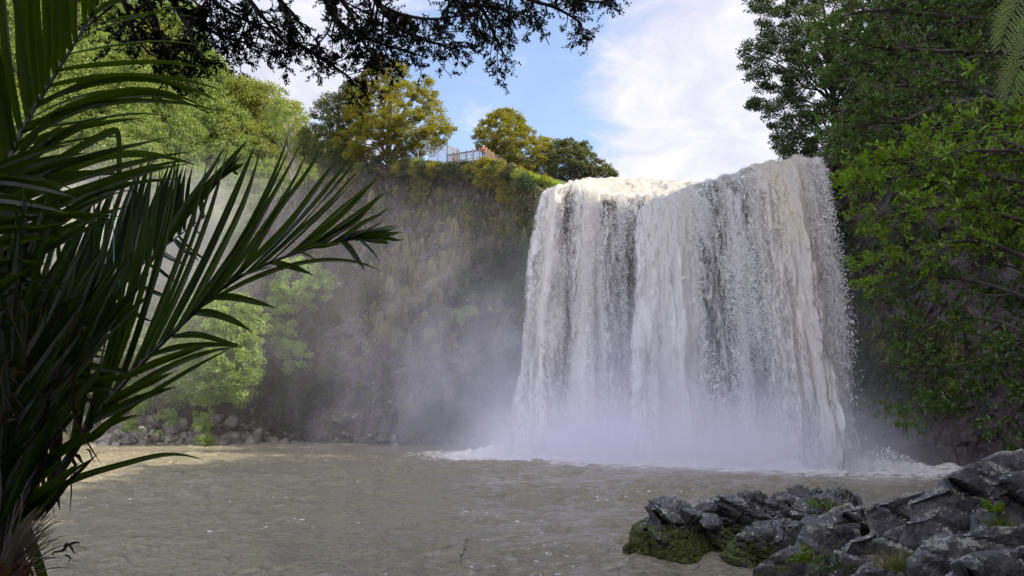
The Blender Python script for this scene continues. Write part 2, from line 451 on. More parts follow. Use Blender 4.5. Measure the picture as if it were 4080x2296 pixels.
# distance to the foot of the falls, as foam churned up by the falling water
ux, uy = (FALL_R - FALL_L) / np.linalg.norm(FALL_R - FALL_L)
LEN = float(np.linalg.norm(FALL_R - FALL_L))
rx = g.math('SUBTRACT', sep.outputs['X'], float(FALL_L[0])); ry = g.math('SUBTRACT', sep.outputs['Y'], float(FALL_L[1]))
al = g.math('ADD', g.math('MULTIPLY', rx, float(ux)), g.math('MULTIPLY', ry, float(uy)))
cr = g.math('ADD', g.math('MULTIPLY', rx, float(-uy)), g.math('MULTIPLY', ry, float(ux)))
over = g.math('MAXIMUM', g.math('MAXIMUM', g.math('MULTIPLY', al, -1.0), g.math('SUBTRACT', al, LEN)), 0.0)
dd = g.math('SQRT', g.math('ADD', g.math('MULTIPLY', cr, cr), g.math('MULTIPLY', over, over)))
near = g.ramp(dd, 0.5, 16.0, 1.0, 0.0)
fs = g.noise(g.scale(pos, (0.55, 1.9, 1)), 1.0, 7.0, 0.75, 1.6)
foam1 = g.ramp(g.math('ADD', fs, g.math('MULTIPLY', near, 0.40)), 0.66, 0.80)
# foam flecks drifting in bands, and sky glints painted as pale flecks
vor = g.n('ShaderNodeTexVoronoi', i_Vector=g.scale(pos, (0.75, 1.5, 1)), i_Scale=2.6, feature='F1')
band = g.ramp(g.noise(g.scale(pos, (0.14, 0.3, 1)), 1.0, 4.0, 0.6, 1.0), 0.52, 0.68)
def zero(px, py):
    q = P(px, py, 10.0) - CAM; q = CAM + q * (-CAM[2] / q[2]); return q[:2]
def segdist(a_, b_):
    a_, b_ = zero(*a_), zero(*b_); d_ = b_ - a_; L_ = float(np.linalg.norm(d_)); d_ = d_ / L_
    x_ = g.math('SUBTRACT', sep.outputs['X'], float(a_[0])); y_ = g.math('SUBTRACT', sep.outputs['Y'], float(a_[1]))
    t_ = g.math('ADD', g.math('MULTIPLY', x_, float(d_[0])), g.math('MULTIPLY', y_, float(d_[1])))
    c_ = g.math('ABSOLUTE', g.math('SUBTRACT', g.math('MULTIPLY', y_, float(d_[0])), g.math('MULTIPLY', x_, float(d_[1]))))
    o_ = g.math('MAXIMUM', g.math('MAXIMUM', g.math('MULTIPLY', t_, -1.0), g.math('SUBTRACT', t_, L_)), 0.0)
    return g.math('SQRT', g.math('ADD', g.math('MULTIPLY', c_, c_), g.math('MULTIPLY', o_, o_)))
glint_trail = g.math('MINIMUM', g.math('MINIMUM', segdist((470, 512), (522, 522)), segdist((522, 522), (556, 548))), g.math('MINIMUM', segdist((556, 548), (545, 600)), segdist((600, 500), (720, 486))))  # streak of sky glints, put into the colour as pale flecks
glint_trail = g.ramp(g.math('ADD', glint_trail, g.math('MULTIPLY', g.noise(pos, 0.5, 4.0, 0.6), 3.0)), 1.2, 3.6, 1.0, 0.0)
band = g.math('MAXIMUM', band, g.math('MULTIPLY', glint_trail, 1.15))
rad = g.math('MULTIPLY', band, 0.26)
flecks_glints = g.math('MULTIPLY', g.ramp(g.math('SUBTRACT', rad, vor.outputs['Distance']), -0.02, 0.03), g.ramp(g.noise(pos, 5.0, 2.0), 0.5, 0.6))
foam3 = g.ramp(g.math('ADD', f1, g.math('MULTIPLY', band, 0.05)), 0.70, 0.78)
foam = g.math('MAXIMUM', g.math('MAXIMUM', foam1, flecks_glints), g.math('MULTIPLY', foam3, 0.5))
mud = g.mix(g.noise(g.scale(pos, (0.08, 0.2, 1)), 1.0, 3.0), (0.20, 0.185, 0.125, 1), (0.255, 0.225, 0.16, 1))
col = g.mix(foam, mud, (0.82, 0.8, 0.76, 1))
b1 = g.noise(g.scale(pos, (1, 1.5, 1)), 2.6, 5.0, 0.62, 0.8)
bn = g.n('ShaderNodeBump', i_Strength=1.0, i_Distance=0.45, i_Height=b1)
p = g.n('ShaderNodeBsdfPrincipled', i_Base_Color=col, i_Roughness=g.math('MULTIPLY_ADD', foam, 0.5, 0.06), i_Normal=bn.outputs[0])
p.inputs['IOR'].default_value = 1.4
p.inputs['Specular IOR Level'].default_value = 0.7
g.n('ShaderNodeOutputMaterial', i_Surface=p.outputs[0])
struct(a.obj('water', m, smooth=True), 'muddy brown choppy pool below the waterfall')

# ================================================================== cliff round the pool
top = [  # px, py, Y of the brink, Y of the foot, river?
    (262, 205, 103, 100, 0), (300, 190, 99.5, 97, 0), (335, 178, 97, 94.5, 0), (370, 170, 94.5, 92, 0), (405, 166, 92.5, 90, 0), (430, 163.5, 91, 89, 0),
    (446, 167, 90, 88, 0), (486, 163, 88, 86.5, 0), (505, 168, 87, 85, 0), (525, 177, 84.5, 83, 0), (542, 190, 80.9, 82, 0),
    (560, 190, 80.2, 82, 1), (606, 197, 79.4, 81.5, 1), (640, 199, 78.8, 81, 1), (656, 205, 76, 78, 1), (690, 191.5, 72.4, 74.5, 1),
    (757, 170.5, 67.9, 70, 1), (800, 163, 65, 67, 1), (817, 161, 64, 66, 1), (824, 151, 64, 64.5, 0), (845, 100, 64, 63, 0), (868, 30, 64, 61, 0), (892, -10, 64, 60.5, 0),
    (930, -30, 63, 58.5, 0), (1000, -60, 61, 55, 0), (1080, -140, 54, 48, 0), (1200, -260, 43, 37, 0), (1420, -420, 29, 23, 0), (2000, -720, 16, 10, 0)]
T = np.array([P(t[0], t[1], t[2]) for t in top]); RIV = np.array([t[4] for t in top], float)
T = np.concatenate([T, [[34, 2, 40], [33, -14, 42], [22, -30, 42]]]); RIV = np.concatenate([RIV, [0, 0, 0]])  # unseen wall carried on past the camera to keep sun off the pool
T[RIV > 0, 2] -= 0.5
B = T.copy(); B[:, 1] = [t[3] for t in top] + [0, -14, -29]; B[:, 2] = -1.7
B[:, 0] += np.array([0] * 11 + [0] * 8 + [0.6, 0.6] + [0] * 8 + [-3, -3, -2])
seg = np.concatenate([[0], np.cumsum(np.linalg.norm(np.diff(T[:, :2], axis=0), axis=1))])
s = np.arange(0, seg[-1], 0.3)
def along(arr): return np.stack([np.interp(s, seg, arr[:, k]) for k in range(arr.shape[1])], 1)
Ts, Bs = along(T), along(B); riv = np.interp(s, seg, RIV)
Ts[:, 2] += 1.1 * fbm(np.stack([s * 0.35, 0 * s, 0 * s], 1), 4, seed=44) * (1 - riv) * np.clip((np.abs(s - np.interp(680, [t[0] for t in top], seg[:len(top)])) - 16) / 10, 0, 1)
tan = unit(np.gradient(Bs[:, :2] * 0.5 + Ts[:, :2] * 0.5, axis=0))
for _ in range(12): tan[1:-1] = unit(tan[:-2] + tan[1:-1] + tan[2:])
outn = np.stack([tan[:, 1], -tan[:, 0], 0 * s], 1)           # towards the pool
nv = 100
vv = np.linspace(0, 1, nv)
G = Bs[:, None] * (1 - vv)[None, :, None] + Ts[:, None] * vv[None, :, None]
undercut = -1.6 * np.exp(-((vv - 0.1) / 0.14) ** 2)
G = G + outn[:, None] * (undercut * 0.6)[None, :, None]
flat = G.reshape(-1, 3)
big = fbm(flat * [0.12, 0.12, 0.09], 4, seed=51)
d1, d2, cv_ = cell(flat * [0.55, 0.55, 0.22], 60)            # jointed columns
e1, e2, cw_ = cell(flat * [0.9, 0.9, 0.8], 70)
disp = 1.5 * big + 0.42 * cv_ + 0.32 * cw_ - 0.35 * np.exp(-((d2 - d1) / 0.07) ** 2) + 0.5 * fbm(flat * 0.7, 4, seed=52)
fade = np.repeat((1 - riv)[:, None], nv, 1) * 0.72 + 0.28
disp = disp.reshape(len(s), nv) * fade * np.clip((1.02 - vv) / 0.08, 0.25, 1)[None]
G = G + outn[:, None] * disp[:, :, None]
rows = [G]
for dist, rise in ((0.8, 0.15), (2.5, 0.35), (6, 0.6), (14, 0.9), (35, 1.5), (120, 3), (500, 8)):
    q = Ts - outn * dist
    q = q + np.array([0, 0.0, 1.0]) * (rise * (1 + 2.2 * riv[:, None] * (dist < 20)))
    if dist > 20:
        q[:, 0] = Ts[:, 0] * (1 + dist / 80); q[:, 1] = Ts[:, 1] + dist
    q = q + 0.3 * fbm(q * 0.6, 2, seed=55)[:, None] * np.array([0, 0, 1.0])
    rows.append(q[:, None])
CG = np.concatenate(rows, 1)
split = int(np.searchsorted(s, np.interp(824, [t[0] for t in top], seg[:len(top)])))
a = Acc(); a.add(CG[:split + 1].reshape(-1, 3), grid_quads(split + 1, CG.shape[1]))
struct(a.obj('cliff', M['cliff'], smooth=False), 'dark basalt cliff behind and left of the waterfall')
a = Acc(); a.add(CG[split:].reshape(-1, 3), grid_quads(len(s) - split, CG.shape[1]))
struct(a.obj('cliff', M['cliff_right'], smooth=False), 'columnar rock wall right of the waterfall, mossy near the pool')
CN = np.cross(np.gradient(G, axis=0), np.gradient(G, axis=1)); CN = unit(CN)
if (CN * outn[:, None]).sum() < 0: CN = -CN

# ================================================================== forested hillside on the left
hp = np.linspace(-260, 372, 150); ht = np.linspace(0, 1, 70)
sky_py = np.interp(hp, [-260, -100, 0, 100, 160, 215, 255, 290, 310, 345, 372], [-150, -90, -40, 20, 58, 98, 122, 152, 172, 182, 188])
shore = np.interp(hp, [-260, 0, 85, 200, 300, 372], [70, 82, 88, 93, 96, 96])
HG = np.zeros((len(hp), len(ht), 3))
for i, px in enumerate(hp):
    for j, t in enumerate(ht):
        Yd = shore[i] + 1.2 * min(t, .12) / .12 * 5 + max(0, t - .12) * 21
        pb = PYZ(shore[i], -0.6)
        tt = t if t < .12 else t
        py = pb + (sky_py[i] - pb) * (0.075 * t / .12 if t < .12 else 0.075 + 0.925 * ((t - .12) / .88) ** 0.92)
        HG[i, j] = P(px, py, Yd)
HG[:, :, 2] += 1.2 * fbm(HG.reshape(-1, 3) * 0.12, 3, seed=61).reshape(len(hp), len(ht)) * np.clip(ht * 4, 0, 1)[None]
back = HG[:, -1:, :] + np.array([0, 60, 6.0]); back2 = HG[:, -1:, :] + np.array([-100, 500, 10.0])
HH = np.concatenate([HG, back, back2], 1)
a = Acc(); a.add(HH.reshape(-1, 3), grid_quads(*HH.shape[:2]))
struct(a.obj('hillside', M['soil'], smooth=True), 'steep earth slope under the trees on the far left bank')

# ================================================================== waterfall
m, nt = new_mat('white_water'); g = NT(nt)
uvn = g.n('ShaderNodeUVMap'); uv = uvn.outputs[0]
att = g.n('ShaderNodeAttribute', attribute_name='dens')
sepuv = g.n('ShaderNodeSeparateXYZ', i_0=uv); vv_ = sepuv.outputs['Y']
st1 = g.noise(g.scale(uv, (0.8, 0.10, 1)), 1.0, 4.0, 0.6, 0.2)
st2 = g.noise(g.scale(uv, (2.6, 0.62, 1)), 1.0, 7.0, 0.75, 0.25)
st3 = g.noise(g.scale(uv, (5.5, 3.0, 1)), 1.0, 5.0, 0.75, 0.5)
sm = g.math('ADD', g.math('ADD', g.math('MULTIPLY', st1, 0.36), g.math('MULTIPLY', st2, 0.34)), g.math('MULTIPLY', st3, 0.30))
sm = g.math('ADD', sm, g.math('MULTIPLY', att.outputs['Fac'], 0.95))
low = g.ramp(vv_, 4.0, 20.0, 0.0, 0.035)
alpha = g.ramp(g.math('ADD', sm, low), 0.455, 0.575)
tan_ = g.n('ShaderNodeAttribute', attribute_name='tannin_sun')
white = g.mix(g.ramp(st2, 0.35, 0.65), (0.76, 0.75, 0.73, 1), (0.90, 0.90, 0.89, 1))
cream = g.mix(g.ramp(g.math('ADD', g.math('MULTIPLY', st2, .4), g.math('MULTIPLY', st3, .6)), 0.35, 0.62), (0.70, 0.60, 0.40, 1), (0.87, 0.83, 0.70, 1))
wcol = g.mix(g.math('MULTIPLY', tan_.outputs['Fac'], g.ramp(g.noise(g.scale(uv, (0.9, 0.25, 1)), 1.0, 5.0, 0.65), 0.32, 0.62, 0.3, 1.0)), white, cream)  # cream: muddy water, with warm sunlight painted into the colour
bmp = g.n('ShaderNodeBump', i_Strength=1.0, i_Distance=0.6, i_Height=g.math('ADD', st2, g.math('MULTIPLY', st3, 0.7)))
dif = g.n('ShaderNodeBsdfPrincipled', i_Base_Color=wcol, i_Roughness=0.55, i_Normal=bmp.outputs[0])
trl = g.n('ShaderNodeBsdfTranslucent', i_Color=wcol)
body = g.n('ShaderNodeMixShader', i_0=0.35, i_1=dif.outputs[0], i_2=trl.outputs[0])
trp = g.n('ShaderNodeBsdfTransparent')
mx = g.n('ShaderNodeMixShader', i_0=alpha, i_1=trp.outputs[0], i_2=body.outputs[0])
g.n('ShaderNodeOutputMaterial', i_Surface=mx.outputs[0])
M['white_water'] = m
m, nt = new_mat('spray_drops'); g = NT(nt)
geo = g.n('ShaderNodeNewGeometry')
tan_ = g.n('ShaderNodeAttribute', attribute_name='tannin_sun')
wc = g.mix(tan_.outputs['Fac'], (0.84, 0.84, 0.83, 1), (0.8, 0.7, 0.46, 1))
hs = g.n('ShaderNodeHueSaturation', i_Color=wc, i_Value=g.ramp(geo.outputs['Random Per Island'], 0, 1, 0.75, 1.05))
d1_ = g.n('ShaderNodeBsdfDiffuse', i_Color=hs.outputs[0]); t1_ = g.n('ShaderNodeBsdfTranslucent', i_Color=hs.outputs[0])
g.n('ShaderNodeOutputMaterial', i_Surface=g.n('ShaderNodeMixShader', i_0=0.45, i_1=d1_.outputs[0], i_2=t1_.outputs[0]).outputs[0])
M['spray'] = m

fall_base = P(690, 455, 66); fall_base[2] = 0
fall = empty('waterfall', fall_base, 'wide white waterfall pouring over the rock brink into the brown pool', 'waterfall')
FB = np.array(fall_base)
# px, py, Y of the lip; outward speed; sideways share; water density; muddy cream with warm sunlight painted in
lipL = np.array([(544, 193, 80.2, 2.1, -.58, .04, 0), (550, 190, 79.9, 2.4, -.42, .06, .1), (560, 188, 79.5, 2.7, -.36, .12, .25), (571, 187, 79.2, 2.6, -.3, -.02, .1), (581, 187, 79, 2.8, -.26, .03, .1),
                 (590, 190, 78.8, 2.9, -.2, .14, .3), (604, 195, 78.5, 2.6, -.18, .01, .1), (622, 196, 78.2, 2.5, -.1, -.015, 0), (640, 196, 78, 2.3, 0, -.02, 0), (668, 197, 77.6, 2.2, 0, -.03, 0)])
lipR = np.array([(640, 209, 74.7, 2.6, -.45, .05, 0), (648, 205, 74.3, 2.9, -.3, .13, .05), (662, 200, 73.4, 3.0, -.2, .17, .05), (678, 194, 72.3, 2.8, -.1, .15, .2), (690, 189, 71.5, 2.3, -.05, -.02, .05),
                 (708, 182, 70.3, 2.2, 0, -.035, 0), (722, 178, 69.4, 2.3, 0, .02, .1), (738, 173, 68.3, 2.2, 0, -.025, 0), (752, 169, 67.3, 2.7, 0, .08, .7), (770, 164, 66.2, 2.8, -.02, .13, 1), (786, 161, 65.2, 2.6, -.04, .10, .8),
                 (797, 160, 64.5, 2.2, -.08, .06, .35), (810, 159, 63.9, 1.8, 0, .06, .15), (819, 160, 63.5, 1.4, .08, .04, .05)])
GRAV = 9.0
class Lip:
    def __init__(s, rows):
        s.p = np.array([P(*r[:3]) for r in rows]); s.par = rows[:, 3:]
        s.l = np.concatenate([[0], np.cumsum(np.linalg.norm(np.diff(s.p, axis=0), axis=1))]); s.L = s.l[-1]
    def at(s, u):
        return np.stack([np.interp(u, s.l, s.p[:, k]) for k in range(3)], 1), np.stack([np.interp(u, s.l, s.par[:, k]) for k in range(4)], 1)
    def traj(s, u, fr, seed=0, shift=0.0, spread=1.0):
        """points at share fr (0 lip .. 1 pool) of the drop"""
        p0, par = s.at(u)
        p0 = p0.copy(); p0[:, 2] += 0.38 * fbm(np.stack([u * 1.1, 0 * u, 0 * u + 3], 1), 4, seed=88)
        k = fbm(np.stack([u * 0.55, 0 * u + seed, 0 * u], 1), 4, seed=80 + seed)
        v0 = par[:, 0] * (1 + 0.55 * k * spread)
        tf = np.sqrt(2 * (p0[:, 2] + 0.3) / GRAV)
        t = tf * fr
        out = p0.copy()
        out[:, 0] += par[:, 1] * v0 * t
        out[:, 1] -= v0 * t + shift
        out[:, 2] -= 0.5 * GRAV * t ** 2
        return out, par, p0
def curtain(lip, layer, name, shift, densb):
    nu = int(lip.L / 0.085); nvv = 150
    u = np.linspace(0, lip.L, nu); fr = np.concatenate([[-0.10, -0.05], np.linspace(0, 1, nvv - 2) ** 0.8])
    U, Fr = np.meshgrid(u, fr, indexing='ij'); U = U.ravel(); Fr = Fr.ravel()
    pt, par, p0 = lip.traj(U, np.maximum(Fr, 0), layer, shift)
    pt[:, 1] += np.where(Fr < 0, -Fr * 22, 0); pt[:, 2] += np.where(Fr < 0, -0.0, 0)
    drop = p0[:, 2] - pt[:, 2]
    q = np.stack([U * 0.9, drop * 0.12, 0 * U + layer * 7], 1)
    q2 = np.stack([U * 2.6, drop * 0.55, 0 * U + layer * 7], 1)
    ds = (0.12 + 1.2 * np.clip(Fr, 0, 1)) * fbm(q, 4, seed=90) * 1.5 + (0.10 + 0.6 * np.clip(Fr, 0, 1)) * fbm(q2, 4, seed=95)
    pt[:, 1] -= ds
    pt[:, 0] += 0.5 * np.clip(Fr, 0, 1) * fbm(q + 40, 3, seed=97)
    a = Acc(); a.add(pt - FB, grid_quads(nu, nvv))
    uvs = np.stack([U + layer * 31.7, np.sqrt(2 * np.maximum(drop, 0) / GRAV) * 8.0 + layer * 23.1], 1)
    o = a.obj(name, M['white_water'], fall, True, uvs)
    edge = np.minimum(U, lip.L - U)
    dn = par[:, 2] + densb - 0.10 * np.clip(1 - edge / 0.5, 0, 1) + 0.10 * np.exp(-drop / 0.5) - 0.03 * np.clip(drop / 20, 0, 1) * (par[:, 2] > 0.08)
    at = o.data.attributes.new('dens', 'FLOAT', 'POINT'); at.data.foreach_set('value', dn.astype(np.float32))
    at = o.data.attributes.new('tannin_sun', 'FLOAT', 'POINT'); at.data.foreach_set('value', (par[:, 3] * np.clip(1.1 - drop / 26, 0.15, 1)).astype(np.float32))
    return o
LL, LR = Lip(lipL), Lip(lipR)
curtain(LL, 0, 'water_curtain', 0.0, -0.01); curtain(LL, 1, 'water_curtain', 0.7, -0.05)
curtain(LR, 2, 'water_curtain', 0.0, -0.01); curtain(LR, 3, 'water_curtain', 0.8, -0.05)
def spray(lip, n, seed):
    u = rng.uniform(0, lip.L, n * 3)
    _, par = lip.at(u)
    fr = rng.uniform(0.0, 1, n * 3) ** 0.9
    dn = fbm(np.stack([u * 1.6, fr * 3.0, 0 * u + seed], 1), 4, seed=101)
    w = np.clip(0.2 + par[:, 2] * 2.4 + dn * 1.3, 0.02, 1)
    keep = rng.uniform(size=len(u)) < w
    u, fr, par = u[keep][:n], fr[keep][:n], par[keep][:n]
    p, _, p0 = lip.traj(u, fr, 0, 0, 1.0)
    k = len(u)
    p += rng.normal(size=(k, 3)) * np.array([0.10, 0.40, 0.25]) * (0.25 + fr)[:, None]
    p[:, 1] -= np.abs(rng.normal(size=k)) * 1.0 * (0.15 + fr)
    p[:, 2] += 0.12 * rng.normal(size=k) * (fr < 0.1)
    p[:, 2] = np.maximum(p[:, 2], 0.05)
    return p, fr, par
ps = [spray(LL, 150000, 1), spray(LR, 240000, 2)]
p = np.concatenate([x[0] for x in ps]); fr = np.concatenate([x[1] for x in ps]); par = np.concatenate([x[2] for x in ps])
d = rng.normal(size=p.shape) * 0.55 + np.array([0, -0.15, -0.5]) * (0.4 + fr)[:, None]
a = Acc(); L = rng.gamma(3.0, 0.019, len(p)) * (1 + 0.9 * fr)
leaves(a, p - FB, d, rdir(len(p)), L, L * rng.uniform(0.35, 0.8, len(p)), 0.35)
o = a.obj('spray', M['spray'], fall); o['kind'] = 'stuff'
tn = np.repeat(par[:, 3] * np.clip(1.1 - fr, 0.2, 1) * rng.uniform(0.2, 1, len(p)), 4)
at = o.data.attributes.new('tannin_sun', 'FLOAT', 'POINT'); at.data.foreach_set('value', tn.astype(np.float32))
# white water thrown up along the foot of the falls
n = 70000
tt = rng.uniform(-0.02, 1.02, n); base2 = FALL_L + (FALL_R - FALL_L) * tt[:, None]
puff = np.clip(0.5 + 1.1 * fbm(np.stack([tt * 22, 0 * tt, 0 * tt + 9], 1), 3, seed=140), 0.1, 1.6)
qn = np.array([uy, -ux]) if False else np.array([0.47, -0.88])
off = rng.gamma(1.6, 1.5, n) * puff - 1.0
p_ = np.stack([base2[:, 0] + qn[0] * off + rng.normal(size=n) * .4, base2[:, 1] + qn[1] * off + rng.normal(size=n) * .4, np.abs(rng.normal(size=n)) * 1.5 * puff * np.exp(-np.maximum(off, 0) / 4.5) + 0.05], 1)
a = Acc(); L_ = rng.gamma(3, 0.03, n); leaves(a, p_ - FB, rng.normal(size=(n, 3)) + [0, 0, .6], rdir(n), L_, L_ * .7, .3)
o = a.obj('churned_foam', M['spray'], fall); o['kind'] = 'stuff'
# rapids above the lip
def rapids(name, pts_front, pts_back, nu, nvv, bump, seed):
    f = spline(pts_front, nu); b = spline(pts_back, nu)
    w = np.linspace(0, 1, nvv)
    Gd = f[:, None] * (1 - w)[None, :, None] + b[:, None] * w[None, :, None]
    fl = Gd.reshape(-1, 3)
    lump = np.maximum(0, fbm(fl * 0.55, 4, seed=seed) + 0.15) * 1.6 + 0.5 * np.abs(fbm(fl * 1.7, 4, seed=seed + 3))
    fl[:, 2] += bump * lump * np.repeat(np.sin(np.clip(w * 1.1, 0, 1) * math.pi * 0.85 + 0.1)[None], nu, 0).ravel()
    fl[:, 1] += 0.3 * fbm(fl * 1.4, 3, seed=seed + 5)
    a = Acc(); a.add(fl - FB, grid_quads(nu, nvv))
    uvs = np.stack([fl[:, 0] * 1.3 + fl[:, 2] * .6, fl[:, 1] * 1.2 + fl[:, 2]], 1)
    o = a.obj(name, M['white_water'], fall, True, uvs)
    at = o.data.attributes.new('dens', 'FLOAT', 'POINT'); at.data.foreach_set('value', np.full(len(fl), 0.12, np.float32))
    tn = np.clip(0.35 + 0.6 * fbm(fl * 0.5, 2, seed=7), 0, 1)
    at = o.data.attributes.new('tannin_sun', 'FLOAT', 'POINT'); at.data.foreach_set('value', tn.astype(np.float32))
rapids('upper_rapids', [P(545, 194, 80.3), P(575, 188, 79.3), P(606, 196, 78.7), P(645, 198, 78.2), P(700, 190, 76)],
       [P(556, 187, 86), P(590, 179, 87), P(620, 178, 88), P(655, 180, 87), P(700, 184, 86)], 170, 70, 0.55, 201)
rapids('upper_rapids', [P(645, 206, 74.7), P(690, 190, 71.8), P(757, 169.5, 67.5), P(795, 162, 65), P(819, 161, 63.8)],
       [P(655, 200, 80), P(700, 187, 78), P(760, 168, 74), P(797, 161, 71), P(822, 160, 70)], 150, 40, 0.2, 211)
# splash thrown up at the foot on the right
sp_c = P(893, 474, 56); sp_c[2] = 0.0
n = 2600
dr = rdir(n); dr[:, 2] = np.abs(dr[:, 2])
rr = rng.uniform(0, 1, n) ** 0.6
q = dr * rr[:, None] * np.array([3.6, 2.2, 1.9]); q[:, 2] *= np.exp(-np.abs(q[:, 0]) / 3.5); q[:, 0] -= 0.6
a = Acc(); L = rng.gamma(3, 0.035, n)
leaves(a, q, dr + rng.normal(size=(n, 3)) * 0.5, rdir(n), L, L * 0.6, 0.3)
o = a.obj('splash', M['spray']); o.location = sp_c
tag(o, 'white splash of thrown droplets at the foot of the falls beside the dark wall', 'splash')

# ================================================================== mist and haze
def vol_mat(name, build):
    m, nt = new_mat(name); g = NT(nt)
    pv = g.n('ShaderNodeVolumePrincipled')
    build(g, pv)
    g.n('ShaderNodeOutputMaterial', i_Volume=pv.outputs[0])
    return m
def haze_b(g, pv):
    pv.inputs['Color'].default_value = (0.93, 0.95, 1.0, 1); pv.inputs['Density'].default_value = 0.0007; pv.inputs['Anisotropy'].default_value = 0.3
def mist_b(g, pv):
    geo = g.n('ShaderNodeNewGeometry'); pos = geo.outputs['Position']
    def gauss(c, s, rot=0.0):
        mp = g.n('ShaderNodeMapping', vector_type='TEXTURE', i_Vector=pos); mp.inputs['Location'].default_value = c; mp.inputs['Rotation'].default_value = (0, 0, rot); mp.inputs['Scale'].default_value = s
        l = g.vmath('DOT_PRODUCT', mp.outputs[0], mp.outputs[0]).outputs['Value']
        return g.math('POWER', 2.718, g.math('MULTIPLY', l, -1.0))
    ang = math.atan2(uy, ux); mid = (FALL_L + FALL_R) / 2
    def along4(half):
        sp_ = g.n('ShaderNodeSeparateXYZ', i_0=pos)
        q = g.math('ADD', g.math('MULTIPLY', g.math('SUBTRACT', sp_.outputs['X'], float(mid[0])), float(ux)), g.math('MULTIPLY', g.math('SUBTRACT', sp_.outputs['Y'], float(mid[1])), float(uy)))
        q = g.math('DIVIDE', q, half); q = g.math('MULTIPLY', q, q); q = g.math('MULTIPLY', q, q)
        return g.math('POWER', 2.718, g.math('MULTIPLY', q, -1.0))
    foot = g.math('MULTIPLY', g.math('MULTIPLY', gauss((mid[0], mid[1] - 1.8, 0), (60, 6.0, 3.9), ang), along4(15.6)), 0.42)
    mid_ = g.math('MULTIPLY', g.math('MULTIPLY', gauss((mid[0] - 1, mid[1] - 1, 3), (60, 6.0, 9.0), ang), along4(15.2)), 0.06)
    drift = g.math('MULTIPLY', gauss((-5, 79.5, 8), (12.5, 6.0, 11.5), 0.1), 0.042)
    veil = g.math('MULTIPLY', gauss((-45, 86, 27), (19, 10, 16), 0.1), 0.018)
    nz = g.noise(g.scale(pos, (1, 1, 0.6)), 0.16, 3.0, 0.6, 0.8)
    k = g.ramp(g.math('ADD', g.math('MULTIPLY', nz, .65), g.math('MULTIPLY', g.noise(g.scale(pos, (1, 1, 0.55)), 0.42, 3.0, 0.65), .35)), 0.36, 0.64, 0.12, 1.9)
    d = g.math('ADD', foot, g.math('MULTIPLY', g.math('ADD', g.math('ADD', mid_, drift), veil), k))
    pv.inputs['Color'].default_value = (0.91, 0.905, 1.0, 1); pv.inputs['Anisotropy'].default_value = 0.0
    g.set(pv.inputs['Density'], d)
a = Acc(); box(a, (-12, 74, 16.0), (100, 56, 32.6))
mo = a.obj('mist', vol_mat('mist', mist_b)); tag(mo, 'drifting spray mist rising from the foot of the waterfall', kind='stuff')
# ================================================================== vegetation
def project(p):
    d = np.asarray(p, float) - CAM
    f = d[..., 1] * math.cos(PITCH) + d[..., 2] * math.sin(PITCH)
    u = -d[..., 1] * math.sin(PITCH) + d[..., 2] * math.cos(PITCH)
    return 512 + F * d[..., 0] / f, 288 - F * u / f
def clump_leaves(acc, centers, radii, n_each, L, wr=0.55, flat=0.65, up=0.35, outc=None):
    """leaf tufts: n_each leaves over each flattened clump"""
    k = len(centers)
    c = np.repeat(centers, n_each, 0); r = np.repeat(np.broadcast_to(radii, (k,)), n_each)
    d = rdir(len(c)); rad = rng.uniform(0, 1, len(c)) ** 0.45
    off = d * rad[:, None] * r[:, None]; off[:, 2] *= flat
    pos = c + off
    nrm = unit(d + np.array([0, 0, up]) + 0.7 * rng.normal(size=d.shape))
    dr = unit(d * 0.7 + rng.normal(size=d.shape) * 0.7 + np.array([0, 0, 0.1]))
    l = L * rng.uniform(0.6, 1.35, len(c))
    leaves(acc, pos, dr, nrm, l, l * wr, 0.2)
def in_poly(pts, poly):
    x, y = pts[:, 0], pts[:, 1]; ins = np.zeros(len(pts), bool); n = len(poly)
    for i in range(n):
        x1, y1 = poly[i]; x2, y2 = poly[(i + 1) % n]
        c = ((y1 > y) != (y2 > y)) & (x < (x2 - x1) * (y - y1) / (y2 - y1 + 1e-9) + x1)
        ins ^= c
    return ins
def poly_dist(pts, poly):
    d = np.full(len(pts), 1e9)
    for i in range(len(poly)):
        a = np.array(poly[i], float); b = np.array(poly[(i + 1) % len(poly)], float); e = b - a
        t = np.clip(((pts - a) @ e) / (e @ e), 0, 1)
        d = np.minimum(d, np.linalg.norm(pts - (a + t[:, None] * e), axis=1))
    return d
def outline_clumps(poly, Y, depth, n):
    poly = np.array([tuple(p) for p in poly]); poly = (poly - poly.mean(0)) * 1.05 + poly.mean(0); poly = [tuple(p) for p in poly]
    lo = np.min(poly, 0); hi = np.max(poly, 0)
    pts = rng.uniform(lo, hi, (n * 12, 2)); pts = pts[in_poly(pts, poly)][:n]
    d = poly_dist(pts, poly); dm = d.max()
    th = depth * np.sqrt(np.clip(d / dm, 0.02, 1))
    sgn = np.where(rng.uniform(size=len(pts)) < 0.68, -1, 1)
    yy = Y + sgn * th * rng.uniform(0.25, 1, len(pts)) ** 0.5
    return np.array([P(a, b, c) for (a, b), c in zip(pts, yy)])
def limb(acc, a, b, r0, r1, sag=0.0, n=8, wob=0.06, sides=6):
    a = np.asarray(a, float); b = np.asarray(b, float); t = np.linspace(0, 1, n)[:, None]
    L = np.linalg.norm(b - a)
    p = a + (b - a) * t + rng.normal(size=(n, 3)) * wob * L / n ** .5 * np.sin(t * math.pi) + np.array([0, 0, 1.0]) * sag * L * np.sin(t * math.pi)
    tube(acc, p, np.linspace(r0, r1, n), sides)
    return p
